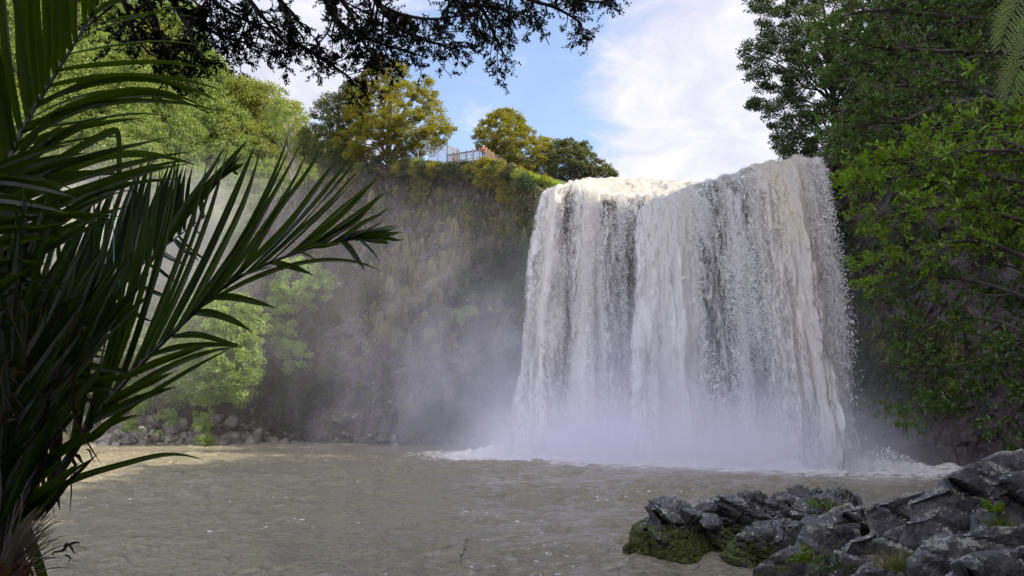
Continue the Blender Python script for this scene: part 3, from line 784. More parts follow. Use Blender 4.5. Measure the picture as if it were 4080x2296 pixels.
def outline_tree(name, label, cat, poly, Y, depth, base, n_cl, cr, n_each, L, leaf, bark, group=None, trunk_r=0.3, n_limb=26, wr=0.55, flat=0.65, up=0.35, fork=0.45, foliage='crown', stem='trunk'):
    base = np.asarray(base, float)
    t = empty(name, base, label, cat, group)
    c = outline_clumps(poly, Y, depth, n_cl) - base
    a = Acc(); clump_leaves(a, c, cr * rng.uniform(0.6, 1.3, len(c)), n_each, L, wr, flat, up)
    cr_o = a.obj(foliage, leaf, t)
    a = Acc(); ctr = c.mean(0); topz = c[:, 2].max()
    tr = limb(a, (0, 0, -0.8), (ctr[0] * 0.8, ctr[1] * 0.8, topz * 0.85), trunk_r, trunk_r * 0.2, 0, 12, 0.05, 8)
    for k in rng.choice(len(c), min(n_limb, len(c)), False):
        e = c[k]; j = int(np.clip((e[2] / max(topz, .1)) * 0.6 * 12, 1, 10)); limb(a, tr[j], e, trunk_r * 0.32, 0.03, 0.06, 7, 0.12, 5)
    a.obj(stem, bark, t)
    return t

# ---- trees of the hillside, six meshes shared by all
hill_protos = []
for k in range(6):
    H = rng.uniform(7.5, 11); Rr = rng.uniform(2.8, 3.8)
    nC = 110
    h = rng.uniform(0.12, 1, nC); prof = np.sqrt(np.clip(1 - ((h - 0.5) / 0.52) ** 2, 0.02, 1))
    an = rng.uniform(0, 2 * math.pi, nC); rr = Rr * prof * rng.uniform(0.35, 1, nC) ** 0.5
    c = np.stack([np.cos(an) * rr, np.sin(an) * rr, h * H], 1)
    a = Acc(); clump_leaves(a, c, rng.uniform(0.7, 1.3, nC), 62, 0.36, 0.6, 0.7, 0.4)
    me = a.mesh('crown', M['hill_gold' if k == 5 else 'hill_leaf'])
    b = Acc(); tr = limb(b, (0, 0, -1.5), (rng.normal() * .4, rng.normal() * .4, H * 0.86), 0.17, 0.05, 0, 10, 0.06, 6)
    for q in rng.choice(nC, 16, False):
        j = int(np.clip(c[q, 2] / H * 6, 1, 8)); limb(b, tr[j], c[q], 0.07, 0.02, 0.05, 6, 0.1, 4)
    hill_protos.append((me, b.mesh('trunk', M['bark_pale'])))
n_hill = 0
def hill_tree(pos, k, sc, label, group):
    me, tm = hill_protos[k]
    t = empty('hillside_tree', pos, label, 'tree', group, rng.uniform(0, 6.28)); t.scale = (sc, sc, sc * rng.uniform(0.9, 1.2))
    link('crown', me, t); link('trunk', tm, t)
for j, t in enumerate(np.linspace(0.17, 0.985, 13)):
    jj = int(t * 69)
    step = 15 if t > 0.5 else 17
    for px in np.arange(-60 + (j % 2) * step / 2, 352, step * rng.uniform(0.95, 1.05)):
        px = px + rng.uniform(-5, 5)
        if t < 0.5 and px > 330: continue
        i = int(np.clip(np.interp(px, hp, np.arange(len(hp))), 0, len(hp) - 1)); jx = int(np.clip(jj + rng.integers(-2, 3), 6, 69))
        pos = HG[i, jx] + rng.normal(size=3) * [0.5, 0.5, 0.1]
        if t > 0.9: lab = 'sunlit tree on the ridge of the left hillside, crown against the sky'
        elif t < 0.28: lab = 'leafy tree low on the left hillside just above the boulder heap'
        elif t > 0.6: lab = 'hazy green tree high on the left hillside below the ridge trees'
        else: lab = 'hazy green tree half way up the left hillside'
        k = int(rng.integers(0, 5))
        if (t > 0.8 and px > 225) or rng.uniform() < 0.05: k = 5
        hill_tree(pos, k, rng.uniform(0.72, 1.12) * (0.85 if px > 300 else 1), lab, {True: 'trees along the left ridge'}.get(t > 0.9, 'trees low on the left hillside' if t < 0.28 else ('trees high on the left hillside' if t > 0.6 else 'trees on the middle of the left hillside')))
        n_hill += 1
print('hill trees', n_hill)

# ---- trees standing on the cliff top
def S(*pts, k=0.39752): return [(x * k, y * k) for x, y in pts]
big = S((925, 175), (960, 150), (1010, 160), (1030, 200), (1060, 215), (1075, 185), (1090, 230), (1105, 260), (1110, 290), (1140, 325), (1125, 345), (1085, 380), (1050, 400), (1010, 395), (970, 400), (920, 405), (880, 395), (850, 350), (870, 300), (880, 240), (900, 210))
outline_tree('totara_tree', 'tall golden green totara at the cliff edge left of the wooden lookout', 'tree', big, 94.5, 5.5, P(388, 172, 94.5), 620, 0.62, 110, 0.24, M['totara'], M['bark'], None, 0.45, 46, 0.5, 0.55, 0.5)
dk = S((790, 265), (830, 235), (850, 245), (880, 205), (915, 200), (930, 260), (920, 330), (900, 400), (880, 430), (820, 440), (770, 400), (760, 340), (790, 300))
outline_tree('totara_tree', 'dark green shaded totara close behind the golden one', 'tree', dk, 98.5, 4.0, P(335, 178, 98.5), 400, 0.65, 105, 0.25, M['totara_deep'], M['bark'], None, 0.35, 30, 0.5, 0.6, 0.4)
t2 = S((1195, 340), (1205, 315), (1235, 295), (1270, 278), (1300, 285), (1320, 310), (1345, 330), (1370, 350), (1385, 350), (1392, 375), (1385, 440), (1350, 455), (1300, 440), (1250, 400), (1205, 375))
outline_tree('totara_tree', 'rounded golden green totara right behind the wooden lookout', 'tree', t2, 94, 4.2, P(512, 178, 94), 400, 0.55, 110, 0.24, M['totara'], M['bark'], None, 0.35, 34, 0.5, 0.55, 0.5)
t3 = S((1390, 385), (1400, 360), (1430, 348), (1470, 362), (1490, 380), (1510, 405), (1535, 425), (1550, 435), (1535, 450), (1495, 458), (1450, 462), (1400, 458), (1385, 430))
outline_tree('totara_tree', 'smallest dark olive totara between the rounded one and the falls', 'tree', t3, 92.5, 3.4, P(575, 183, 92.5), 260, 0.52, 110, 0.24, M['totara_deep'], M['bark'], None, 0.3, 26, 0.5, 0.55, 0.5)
# thin open tree with pale stems
tp = S((690, 260), (700, 225), (720, 222), (735, 260), (765, 280), (775, 320), (770, 370), (745, 400), (700, 390), (690, 340), (665, 315), (672, 290))
thin = outline_tree('slender_tree', 'thin sparse tree with pale stems rising left of the dark totara', 'tree', tp, 101, 2.4, P(293, 215, 101), 70, 0.6, 60, 0.3, M['hill_leaf'], M['bark_pale'], None, 0.16, 26, 0.55, 0.7, 0.3)

# ---- cliff cover: creepers and small leaves hugging the rock
px_g, py_g = project(G)
def near_cliff(px, py):
    d = (px_g - px) ** 2 + (py_g - py) ** 2 + 0.05 * (G[:, :, 1] - 60) ** 2 * 0
    k = np.unravel_index(np.argmin(d), d.shape)
    return G[k], CN[k]
flatG = G.reshape(-1, 3); flatN = CN.reshape(-1, 3); rivf = np.repeat(riv, nv)
cov = fbm(flatG * [0.16, 0.16, 0.22], 4, seed=120) + 0.5 * fbm(flatG * 0.7, 3, seed=122)
fx, fy = px_g.ravel(), py_g.ravel(); vf = np.tile(vv, len(s))
def cover(name, cond, prob, n, L, mat, label, hang=0.5, thick=0.5):
    idx = np.nonzero(cond)[0]; w = np.clip(prob[idx], 0, None); w /= w.sum()
    k = rng.choice(idx, n, True, w)
    pos = flatG[k] + rng.normal(size=(n, 3)) * 0.16 + flatN[k] * (rng.uniform(0, 1, n) ** 2 * thick)[:, None]
    dr = unit(flatN[k] * 0.7 + rng.normal(size=(n, 3)) * 0.6 + np.array([0, 0, -hang]))
    nr = unit(flatN[k] + rng.normal(size=(n, 3)) * 0.6 + np.array([0, 0, 0.5]))
    l = L * rng.uniform(0.5, 1.5, n)
    a = Acc(); leaves(a, pos, dr, nr, l, l * 0.6, 0.2)
    tag(a.obj(name, mat), label, kind='stuff')
left = (fx < 548) & (rivf < 0.3) & (fx > 240)
topw = np.clip((vf - 0.70) * 4, 0, 1.2)
leftw = np.clip((330 - fx) / 60, 0, 1)
cover('creepers', left, np.clip(cov * 2.4 + 0.05 + topw * 0.6 + leftw, 0, 1.6), 42000, 0.34, M['cliff_leaf'], 'creepers and small ferns clinging to the cliff left of the falls')
cover('ivy', left & (fy < 240), np.clip(cov * 1.8 + topw * 0.25 - 0.35 + (fx > 490) * 0.3, 0, 1), 9000, 0.32, M['totara'], 'lighter green ivy along the upper edge of the left cliff')
cover('ivy', left & (fy < 300) & (fx > 455), np.clip(cov * 1.6 + 0.15 + np.clip((fx - 490) / 60, 0, .5), 0, 1), 14000, 0.28, M['brink_ivy'], 'fresh green creepers spilling down the cliff next to the falls', 0.8, 0.5)
cover('dry_creepers', left & (fy < 300), np.clip(0.25 - cov * 1.8 + topw * 0.3, 0, 1), 5500, 0.42, M['dry_stem'], 'dry brown hanging stems on the upper part of the left cliff', 1.4, 0.5)
right = (fx > 822) & (rivf < 0.3)
rw = np.clip(cov * 1.4 + 0.25 + np.clip((250 - fy) / 120, -0.5, 1), 0, 1.5) * (fx < 1100)
cover('ivy', right & (fy < 420), rw, 46000, 0.3, M['shadow_leaf'], 'dark ivy over the rock wall right of the falls', 0.5, 0.7)
mw = np.clip(1 - np.abs(fx - 890) / 60, 0, 1) * np.clip(1 - np.abs(fy - 375) / 55, 0, 1) * np.clip(cov + 0.5, 0, 1)
cover('moss', right & (fy < 450), mw, 20000, 0.2, M['cliff_leaf'], 'mossy creepers low on the rock wall beside the falls', 0.9, 0.25)

# ---- hanging flax tufts
def tuft_mesh(n, L, W, mat, seedless=0.0, spread=1.0):
    a = Acc()
    for k in range(n):
        az = rng.uniform(-1.4, 1.4) * spread; el = rng.uniform(-0.3, 0.95)
        d = np.array([math.sin(az) * math.cos(el), -math.cos(az) * math.cos(el) * 0.8, math.sin(el)])
        l = L * rng.uniform(0.45, 1.35); m = 7; t = np.linspace(0, 1, m)
        p = d[None] * (l * 0.42 * t)[:, None] * (1 - 0.45 * t)[:, None] + np.array([0, 0, -1.0])[None] * (l * 1.0 * t ** 1.8)[:, None] + np.array([rng.normal() * .12, 0, 0])[None] * (l * t)[:, None]
        side = unit(np.cross(d, [0, 0, 1.0]) + 0.3 * rng.normal(size=3)); w = W * np.interp(t, [0, .3, 1], [.7, 1, .05])
        v = np.concatenate([p + side * w[:, None] / 2, p - side * w[:, None] / 2])
        i = np.arange(m - 1); a.add(v, np.stack([i, i + 1, m + i + 1, m + i], 1))
    return a.mesh('flax_tuft', mat)
TUFT = [tuft_mesh(46, 2.5, 0.13, M['flax']), tuft_mesh(40, 2.2, 0.12, M['flax_green']), tuft_mesh(54, 2.9, 0.13, M['flax_green']), tuft_mesh(38, 2.0, 0.12, M['flax'])]
def put_tuft(px, py, k, sc, label, group):
    p, n = near_cliff(px, py)
    o = link('flax_tuft', TUFT[k]); o.location = p + n * 0.45 + [0, 0, 0.9 if 'brink' in label else 0]; sc *= 1.25; o.rotation_euler = (rng.uniform(-.1, .1), 0, math.atan2(n[0], -n[1]) * 0.8 + rng.uniform(-.3, .3)); o.scale = (sc, sc, sc)
    tag(o, label, 'flax tuft', group)
for px, py in [(541, 196), (546, 204), (541, 213), (534, 220), (540, 228), (534, 238), (538, 248), (531, 256), (535, 264), (529, 272), (532, 281), (527, 290), (526, 224), (521, 234), (548, 214)]:
    put_tuft(px + 2, py, int(rng.choice([1, 2, 2])), rng.uniform(0.75, 1.1), 'green hanging flax tuft in the column beside the left edge of the falls', 'flax along the edge of the falls')
for px, py in [(503, 164), (509, 166), (514, 172), (507, 173), (500, 170), (517, 180), (497, 176)]:
    put_tuft(px, py, 0 if py < 175 else 3, rng.uniform(0.8, 1.1), 'golden flax tuft drooping over the brink right of the lookout', 'golden flax by the lookout')
nb = 0
while nb < 120:
    px = rng.uniform(368, 520); py = rng.uniform(188, 345)
    w = math.exp(-((px - 418) / 42) ** 2) * (0.35 + (py > 215)) + 0.22 * (py < 260)
    if rng.uniform() > w: continue
    hi = py < 225
    put_tuft(px, py, int(rng.choice([0, 3, 1])), rng.uniform(0.45, 1.05), 'dry hanging flax tuft high on the cliff under the lookout' if hi else 'hanging flax tuft on the misty middle of the left cliff', 'flax high on the cliff' if hi else 'flax on the misty cliff')
    nb += 1

# ---- bushes along the foot of the left slope and on the ledges
def bush(label, poly, Y, depth, n, cr, ne, L, leaf, grp=None, name='shrub', basepx=None):
    poly = S(*poly); b = basepx or (np.mean([p[0] for p in poly]), max(p[1] for p in poly) + 2)
    return outline_tree(name, label, 'shrub', poly, Y, depth, P(b[0], b[1], Y + depth * 0.5), n, cr, ne, L, leaf, M['bark'], grp, 0.14, 18, 0.6, 0.7, 0.4, foliage='foliage', stem='stem')
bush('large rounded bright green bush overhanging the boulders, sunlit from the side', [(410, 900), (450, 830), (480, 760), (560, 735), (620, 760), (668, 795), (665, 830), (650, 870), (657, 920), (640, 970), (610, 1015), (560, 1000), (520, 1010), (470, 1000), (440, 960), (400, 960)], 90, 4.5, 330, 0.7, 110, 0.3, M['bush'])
bush('small bright bush hanging at the far left end of the boulder heap', [(330, 975), (370, 955), (388, 985), (370, 1010), (362, 1040), (340, 1035), (345, 1005)], 89, 1.6, 40, 0.55, 80, 0.28, M['bush'])
bush('tall sunlit shrub with leaf pads on the dim slope right of the big round bush', [(690, 720), (720, 660), (780, 655), (830, 700), (835, 740), (790, 780), (740, 790), (735, 850), (780, 880), (770, 925), (720, 930), (690, 850), (680, 780)], 92.5, 2.4, 120, 0.65, 100, 0.28, M['bush'])
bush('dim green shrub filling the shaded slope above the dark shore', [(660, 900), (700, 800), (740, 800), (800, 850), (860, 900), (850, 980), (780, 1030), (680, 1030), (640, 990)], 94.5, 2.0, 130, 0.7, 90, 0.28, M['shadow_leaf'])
bush('bluish feathery shrub on the cliff ledge close to the falls', [(1240, 640), (1280, 600), (1330, 615), (1345, 660), (1320, 705), (1270, 700), (1225, 680)], 84.5, 1.4, 70, 0.6, 80, 0.24, M['cliff_leaf'])
bush('broad dim shrub low on the cliff foot in the mist', [(1060, 1060), (1080, 1020), (1180, 1020), (1240, 1050), (1250, 1090), (1100, 1095)], 85.0, 1.6, 80, 0.6, 80, 0.24, M['shadow_leaf'])
bush('small leafy fern bush half way down the misty cliff', [(1140, 790), (1160, 770), (1195, 775), (1190, 800), (1160, 815)], 86, 0.7, 22, 0.4, 60, 0.22, M['bush'])
bush('small leafy bush below the fern bush on the misty cliff', [(880, 1000), (900, 985), (945, 995), (940, 1020), (890, 1025)], 88, 0.7, 22, 0.4, 60, 0.22, M['cliff_leaf'])
bush('low dark bushes in front of the left part of the lookout rail', [(1120, 415), (1150, 408), (1200, 412), (1215, 440), (1160, 450), (1115, 440)], 88.0, 1.0, 60, 0.5, 80, 0.24, M['cliff_leaf'])
bush('light green bush growing under the lookout corner', [(1195, 412), (1230, 400), (1262, 420), (1265, 455), (1225, 475), (1190, 460)], 86.3, 1.2, 70, 0.5, 90, 0.24, M['totara'])
bush('tangle of light scrub on the brink between lookout and falls', [(1250, 440), (1290, 420), (1340, 440), (1365, 470), (1350, 510), (1300, 520), (1260, 500)], 84.8, 1.6, 110, 0.55, 90, 0.24, M['totara'])
bush('low olive scrub on the brink under the golden totara', [(900, 405), (960, 395), (1020, 400), (1050, 415), (1030, 450), (960, 460), (905, 440)], 92, 1.0, 90, 0.45, 80, 0.22, M['cliff_leaf'])
bush('bright scrub spilling over the brink next to the grass strip', [(1330, 450), (1370, 440), (1400, 470), (1385, 510), (1350, 530), (1320, 500)], 83.2, 1.0, 60, 0.4, 80, 0.2, M['totara'])
for k in range(16):
    x0 = 398 + k * 8.6 + rng.uniform(-2, 2); y0 = float(np.interp(x0, [398, 430, 446, 486, 505, 525, 545], [167, 165, 170, 168, 170, 178, 190])); w_ = rng.uniform(5, 9); h_ = rng.uniform(4, 9) if not 428 < x0 < 490 else rng.uniform(1.5, 4)
    pl = [(x0 - w_, y0 + 7), (x0 - w_ * .7, y0 - h_ * .5), (x0 - w_ * .1, y0 - h_), (x0 + w_ * .6, y0 - h_ * .6), (x0 + w_, y0 + 6), (x0 + w_ * .3, y0 + 11)]
    Yk = float(np.interp(x0, [398, 446, 486, 545], [92.2, 89.6, 87.0, 80.6])) - .3
    outline_tree('shrub', 'low untidy scrub along the brink of the left cliff', 'shrub', pl, Yk, 0.9, P(x0, y0 + 9, Yk + .4), 34, 0.42, 70, 0.2, M[('totara', 'cliff_leaf', 'hill_gold', 'shadow_leaf')[k % 4]], M['bark'], 'scrub along the brink', 0.08, 12, 0.6, 0.7, 0.5, foliage='foliage', stem='stem')
# grass on the brink
def grass(name, label, x0, x1, f_py, Y0, n, L, mat):
    px = rng.uniform(x0, x1, n); Yq = Y0 + rng.uniform(0, 3.2, n)
    pos = np.array([P(a, f_py(a), b) for a, b in zip(px, Yq)]); pos[:, 2] = np.interp(px, [x0, x1], [P(x0, f_py(x0), Y0)[2], P(x1, f_py(x1), Y0)[2]]) + rng.uniform(-.25, .25, n)
    d = rng.normal(size=(n, 3)) * 0.4 + [0, -0.2, 1.0]
    a = Acc(); l = L * rng.uniform(0.6, 1.4, n); leaves(a, pos, d, rdir(n), l, 0.07, 0.1)
    tag(a.obj(name, mat), label, kind='stuff')
grass('grass', 'bright green grass strip on the brink beside the falls', 528, 560, lambda q: 178 + (q - 528) * 0.32, 82.5, 5000, 0.75, M['grass'])
grass('dry_grass', 'straw coloured grass on the mound left of the lookout', 408, 444, lambda q: 163.5 + abs(q - 426) * 0.1, 91.0, 4200, 0.55, M['dry_grass'])
# ================================================================== boulders of the far shore
def rock_mesh(sub, seed, el=(1, 1, 1), rough=0.22):
    bm = bmesh.new(); bmesh.ops.create_icosphere(bm, subdivisions=sub, radius=1)
    me = bpy.data.meshes.new('boulder'); bm.to_mesh(me); bm.free()
    v = np.zeros(len(me.vertices) * 3, np.float32); me.vertices.foreach_get('co', v); v = v.reshape(-1, 3).astype(float)
    g_ = np.random.default_rng(seed); d = unit(v); r = np.full(len(v), 9.0)
    for k in range(15):                                   # cut by random planes: angular faces
        n = unit(g_.normal(size=3)); h = g_.uniform(0.6, 0.95)
        c = d @ n; r = np.where(c > 0.05, np.minimum(r, h / np.maximum(c, 0.05)), r)
    r = np.minimum(r, 1.15)
    v = d * r[:, None]; v += d * (fbm(v * 2.2 + seed, 4, seed=seed) * rough * 0.4)[:, None]
    v *= np.array(el)
    me.vertices.foreach_set('co', v.ravel().astype(np.float32)); me.update()
    me.materials.append(M['rubble'])
    return me
RK = [rock_mesh(3, 300 + k, (rng.uniform(.8, 1.25), rng.uniform(.8, 1.1), rng.uniform(.6, .95))) for k in range(8)]
def boulder(px, t, r, label, group):
    i = int(np.clip(np.interp(px, hp, np.arange(len(hp))), 0, len(hp) - 1)); j = int(np.clip(t * 69, 0, 69))
    o = link('boulder', RK[int(rng.integers(0, 8))]); o.location = HG[i, j] + np.array([rng.normal() * .15, -0.2, r * 0.35])
    o.rotation_euler = rng.uniform(0, 6.28, 3); o.scale = (r, r * rng.uniform(.8, 1.2), r * rng.uniform(.8, 1.1))
    tag(o, label, 'boulder', group)
for k in range(238):
    px = rng.uniform(78, 262); t = rng.uniform(0.0, 0.115) * np.interp(px, [78, 120, 180, 225, 262], [1.3, 1.25, 0.95, 1.15, 1.1])
    r = rng.gamma(6, 0.092) * np.interp(t, [0, .12], [1.12, 0.85])
    boulder(px, t, r, 'grey angular boulder in the sunlit rubble heap on the far left shore', 'boulders of the sunlit rubble heap')
for k in range(60):
    px = rng.uniform(262, 365); t = rng.uniform(0.0, 0.075)
    boulder(px, t, rng.gamma(6, 0.085), 'dark boulder on the shaded shore under the misty cliff', 'boulders on the shaded far shore')
boulder(228, 0.02, 1.5, 'biggest dark boulder at the waterline where the sunlit rubble ends', None)
boulder(216, 0.13, 1.25, 'tall upright boulder standing under the big round bush', None)
# plants among the boulders
for (px, py, sz, lab) in [(205, 422, 1.3, 'light green weeds sprouting among boulders under the round bush'), (168, 417, 1.1, 'broad leaved weed on top of the boulder heap'), (208, 441, 0.9, 'yellow green weed at the waterline among boulders'), (130, 425, 0.8, 'small weed on the left part of the rubble heap')]:
    b = P(px, py, 89.5); t = empty('weed', b, lab, 'weed')
    c = rng.normal(size=(26, 3)) * [sz * .6, sz * .4, sz * .45]; a = Acc(); clump_leaves(a, c, 0.35, 40, 0.24, 0.6)
    a.obj('foliage', M['bush'], t)
    a = Acc()
    for k in range(10): limb(a, (0, 0.3, -sz * .8), c[k], 0.03, 0.012, 0, 5, .1, 4)
    a.obj('stem', M['bark'], t)

# ================================================================== lookout, fence and people on the cliff top
DZ = P(486, 158, 88.2)[2]
cA = P(447, 158, 90.3); cA[2] = DZ; cB = P(486, 158, 88.0); cB[2] = DZ; cC = P(500.5, 158, 91.8); cC[2] = DZ
cD = cA + (cC - cB)
deck = empty('lookout_platform', cB, 'wooden lookout platform with slatted rail on the cliff edge', 'lookout')
cb = cB.copy()
a = Acc()
e1 = (cB - cA); e2 = (cC - cB)
nB = 22
for k in range(nB):
    f = (k + .5) / nB; p0 = cA + e1 * f - [0, 0, .06]; p1 = p0 + e2
    beam(a, p0 - cb, p1 - cb, np.linalg.norm(e1) / nB * 0.94, 0.05)
for f in (0.02, 0.5, 0.98): beam(a, cA + e2 * f - cb - [0, 0, .2], cB + e2 * f - cb - [0, 0, .2], 0.1, 0.22)
a.obj('deck', M['wood_grey'], deck)
def rail(p, q, nb, mat, h0=1.15):
    a = Acc()
    beam(a, p + [0, 0, h0] - cb, q + [0, 0, h0] - cb, 0.14, 0.05); beam(a, p + [0, 0, .12] - cb, q + [0, 0, .12] - cb, 0.05, 0.1); beam(a, p + [0, 0, h0 - .1] - cb, q + [0, 0, h0 - .1] - cb, 0.05, 0.1)
    beam(a, p + [0, 0, -.2] - cb, q + [0, 0, -.2] - cb, 0.06, 0.2)
    for k in range(nb):
        f = (k + .5) / nb; b0 = p + (q - p) * f - cb; beam(a, b0 + [0, -.03, 0.05], b0 + [0, -.03, h0 - .05], 0.07, 0.03)
    a.obj('rail', mat, deck)
rail(cA, cB, 34, M['wood_grey']); rail(cB, cC, 30, M['wood'])
def posts(p, q, fr, mat, down):
    for f in fr:
        a = Acc(); b0 = p + (q - p) * f - cb + [0, -.09, 0]; beam(a, b0 + [0, 0, -down], b0 + [0, 0, 1.3], 0.13, 0.13); box(a, b0 + [0, 0, 1.32], (0.17, 0.17, 0.04)); a.obj('post', mat, deck)
posts(cA, cB, (0.0, 0.17, 0.33, 0.5, 0.67, 0.84), M['wood_grey'], 2.2); posts(cB, cC, (0.0, 0.25, 0.5, 0.75, 1.0), M['wood'], 2.4)
# tall screen at the left end
s0 = cA.copy(); s1 = cA + unit(e2) * 2.2 + unit(e1) * 0.35
gt = empty('slatted_screen', s0, 'taller wooden slatted screen at the left end of the lookout', 'screen')
a = Acc()
for k in range(9):
    b0 = (s1 - s0) * (k + .5) / 9; beam(a, b0 + [0, 0, .1], b0 + [0, 0, 2.55], 0.07, 0.03)
for hh in (0.2, 1.3, 2.3): beam(a, np.array([0, .05, hh]), (s1 - s0) + [0, .05, hh], 0.05, 0.1)
a.obj('slats', M['wood'], gt)
for f in (0, 1.0):
    a = Acc(); b0 = (s1 - s0) * f + [0, -.09, 0]; beam(a, b0 + [0, 0, -2.0], b0 + [0, 0, 2.7], 0.13, 0.13); a.obj('post', M['wood_grey'], gt)
# wire mesh fence
f_pts = [P(418, 163.5, 91.6), P(429, 164, 91.2), P(438, 165.5, 90.8), P(446, 167.5, 90.4)]
fe = empty('wire_fence', f_pts[0], 'tall wire mesh fence on thin posts left of the lookout', 'fence')
f0 = f_pts[0]
for k, p in enumerate(f_pts[:-1]):
    a = Acc(); h = (1.7, 2.4, 2.6)[k]; tube(a, [p - f0 - [0, 0, .5], p - f0 + [0, 0, h]], 0.055, 8); a.obj('post', M['steel'], fe)
m_, nt = new_mat('wire'); g = NT(nt)
a = Acc()
for k in (1, 2):
    p, q = f_pts[k], f_pts[k + 1]; h = 2.4
    for j in range(16): f = (j + .5) / 16; b0 = p + (q - p) * f - f0; tube(a, [b0, b0 + [0, 0, h]], 0.0075, 4, False)
    for j in range(26): z = h * (j + .5) / 26; tube(a, [p - f0 + [0, 0, z], q - f0 + [0, 0, z]], 0.0065, 4, False)
    for z in (0.03, h): tube(a, [p - f0 + [0, 0, z], q - f0 + [0, 0, z]], 0.028, 6, False)
nt.nodes.clear(); g.n('ShaderNodeOutputMaterial', i_Surface=g.n('ShaderNodeBsdfPrincipled', i_Base_Color=(.3, .3, .31, 1), i_Roughness=.5, i_Metallic=.6).outputs[0])
a.obj('mesh_panel', m_, fe)

M['skin'] = plain_mat('skin', (0.5, 0.3, 0.22), 0.55, 0.08)
M['red_cloth'] = plain_mat('red_cloth', (0.55, 0.07, 0.04), 0.8, 0.15)
M['pale_cloth'] = plain_mat('pale_cloth', (0.62, 0.45, 0.42), 0.8, 0.15)
M['hat'] = plain_mat('hat', (0.75, 0.73, 0.68), 0.8, 0.1)
M['hair'] = plain_mat('hair', (0.04, 0.025, 0.015), 0.6, 0.3, 20)
M['trousers'] = plain_mat('trousers', (0.05, 0.06, 0.09), 0.8, 0.2)
def person(loc, rz, label, shirt, hat):
    t = empty('person', loc, label, 'person', None, rz)
    V = []; E = []; Rd = []
    def add(p, r, parent=None):
        V.append(p); Rd.append(r)
        if parent is not None: E.append((parent, len(V) - 1))
        return len(V) - 1
    pel = add((0, 0, 0.95), 0.15); ab = add((0, 0, 1.1), 0.14, pel); ch = add((0, -.02, 1.32), 0.165, ab); nk = add((0, 0, 1.48), 0.06, ch); hd = add((0, -.02, 1.58), 0.085, nk); tp_ = add((0, -.01, 1.70), 0.08, hd)
    add((0, -.105, 1.60), 0.02, hd)
    for sx in (-1, 1):
        sh = add((sx * .19, 0, 1.40), 0.065, ch); el = add((sx * .27, -.10, 1.17), 0.045, sh); wr_ = add((sx * .17, -.32, 1.12), 0.032, el); add((sx * .14, -.39, 1.13), 0.03, wr_)
        hp_ = add((sx * .1, 0, .86), 0.1, pel); kn = add((sx * .11, -.02, .5), 0.065, hp_); an_ = add((sx * .11, 0, .09), 0.045, kn); add((sx * .12, -.14, .04), 0.04, an_)
    me = bpy.data.meshes.new('body'); me.from_pydata(V, E, [])
    o = link('body', me, t); o.modifiers.new('skin', 'SKIN'); o.modifiers.new('sub', 'SUBSURF').levels = 1
    for k, r in enumerate(Rd): me.skin_vertices[0].data[k].radius = (r, r)
    me.skin_vertices[0].data[0].use_root = True
    o.modifiers['sub'].render_levels = 1
    me.materials.append(M['skin'])
    a = Acc(); an2 = np.linspace(0, 1, 12)                         # shirt: a shell round the chest with sleeves
    prof_z = np.array([.92, 1.0, 1.1, 1.2, 1.32, 1.42, 1.47]); px_ = np.array([.2, .195, .19, .2, .225, .2, .09]); py_ = np.array([.15, .145, .14, .15, .165, .12, .075])
    th = np.linspace(0, 2 * math.pi, 17)[:-1]
    ring = np.stack([np.stack([px_[k] * np.cos(th), py_[k] * np.sin(th) - .01, np.full(16, prof_z[k])], 1) for k in range(7)])
    i = np.arange(6)[:, None] * 16; j = np.arange(16)[None]; a.add(ring.reshape(-1, 3), np.stack([i + j, i + (j + 1) % 16, i + 16 + (j + 1) % 16, i + 16 + j], -1).reshape(-1, 4))
    for sx in (-1, 1): tube(a, [(sx * .15, 0, 1.42), (sx * .2, 0, 1.39), (sx * .255, -.07, 1.22)], [.08, .085, .07], 10, False)
    a.obj('shirt', shirt, t, True)
    a = Acc()
    for sx in (-1, 1): tube(a, [(sx * .07, 0, .98), (sx * .1, 0, .84), (sx * .11, -.02, .5), (sx * .11, 0, .1)], [.13, .115, .085, .07], 12, False)
    a.obj('trousers', M['trousers'], t, True)
    a = Acc()
    if hat:
        tube(a, [(0, -.01, 1.675), (0, -.01, 1.685)], [.2, .19], 18); tube(a, [(0, -.01, 1.685), (0, -.01, 1.75), (0, -.01, 1.79)], [.11, .105, .07], 16); a.obj('sun_hat', M['hat'], t, True)
    else:
        bm = bmesh.new(); bmesh.ops.create_uvsphere(bm, u_segments=14, v_segments=9, radius=.108)
        vv2 = np.array([v.co for v in bm.verts]); fc = [[q.index for q in f.verts] for f in bm.faces]; bm.free()
        vv2 = vv2 * [.95, 1.05, 1.05] + [0, .02, 1.655]; a.add(vv2, [f for f in fc if len(f) == 4], [f for f in fc if len(f) == 3]); a.obj('hair', M['hair'], t, True)
pp = cA + e1 * 0.90 + unit(e2) * 0.42; person(pp, 0.25, 'person in a red shirt and pale sun hat leaning on the lookout rail', M['red_cloth'], True)
pp = cB + e2 * 0.22 - unit(e1) * 0.45; person(pp, 0.9, 'person in a pale pink top standing at the right side of the lookout', M['pale_cloth'], False)

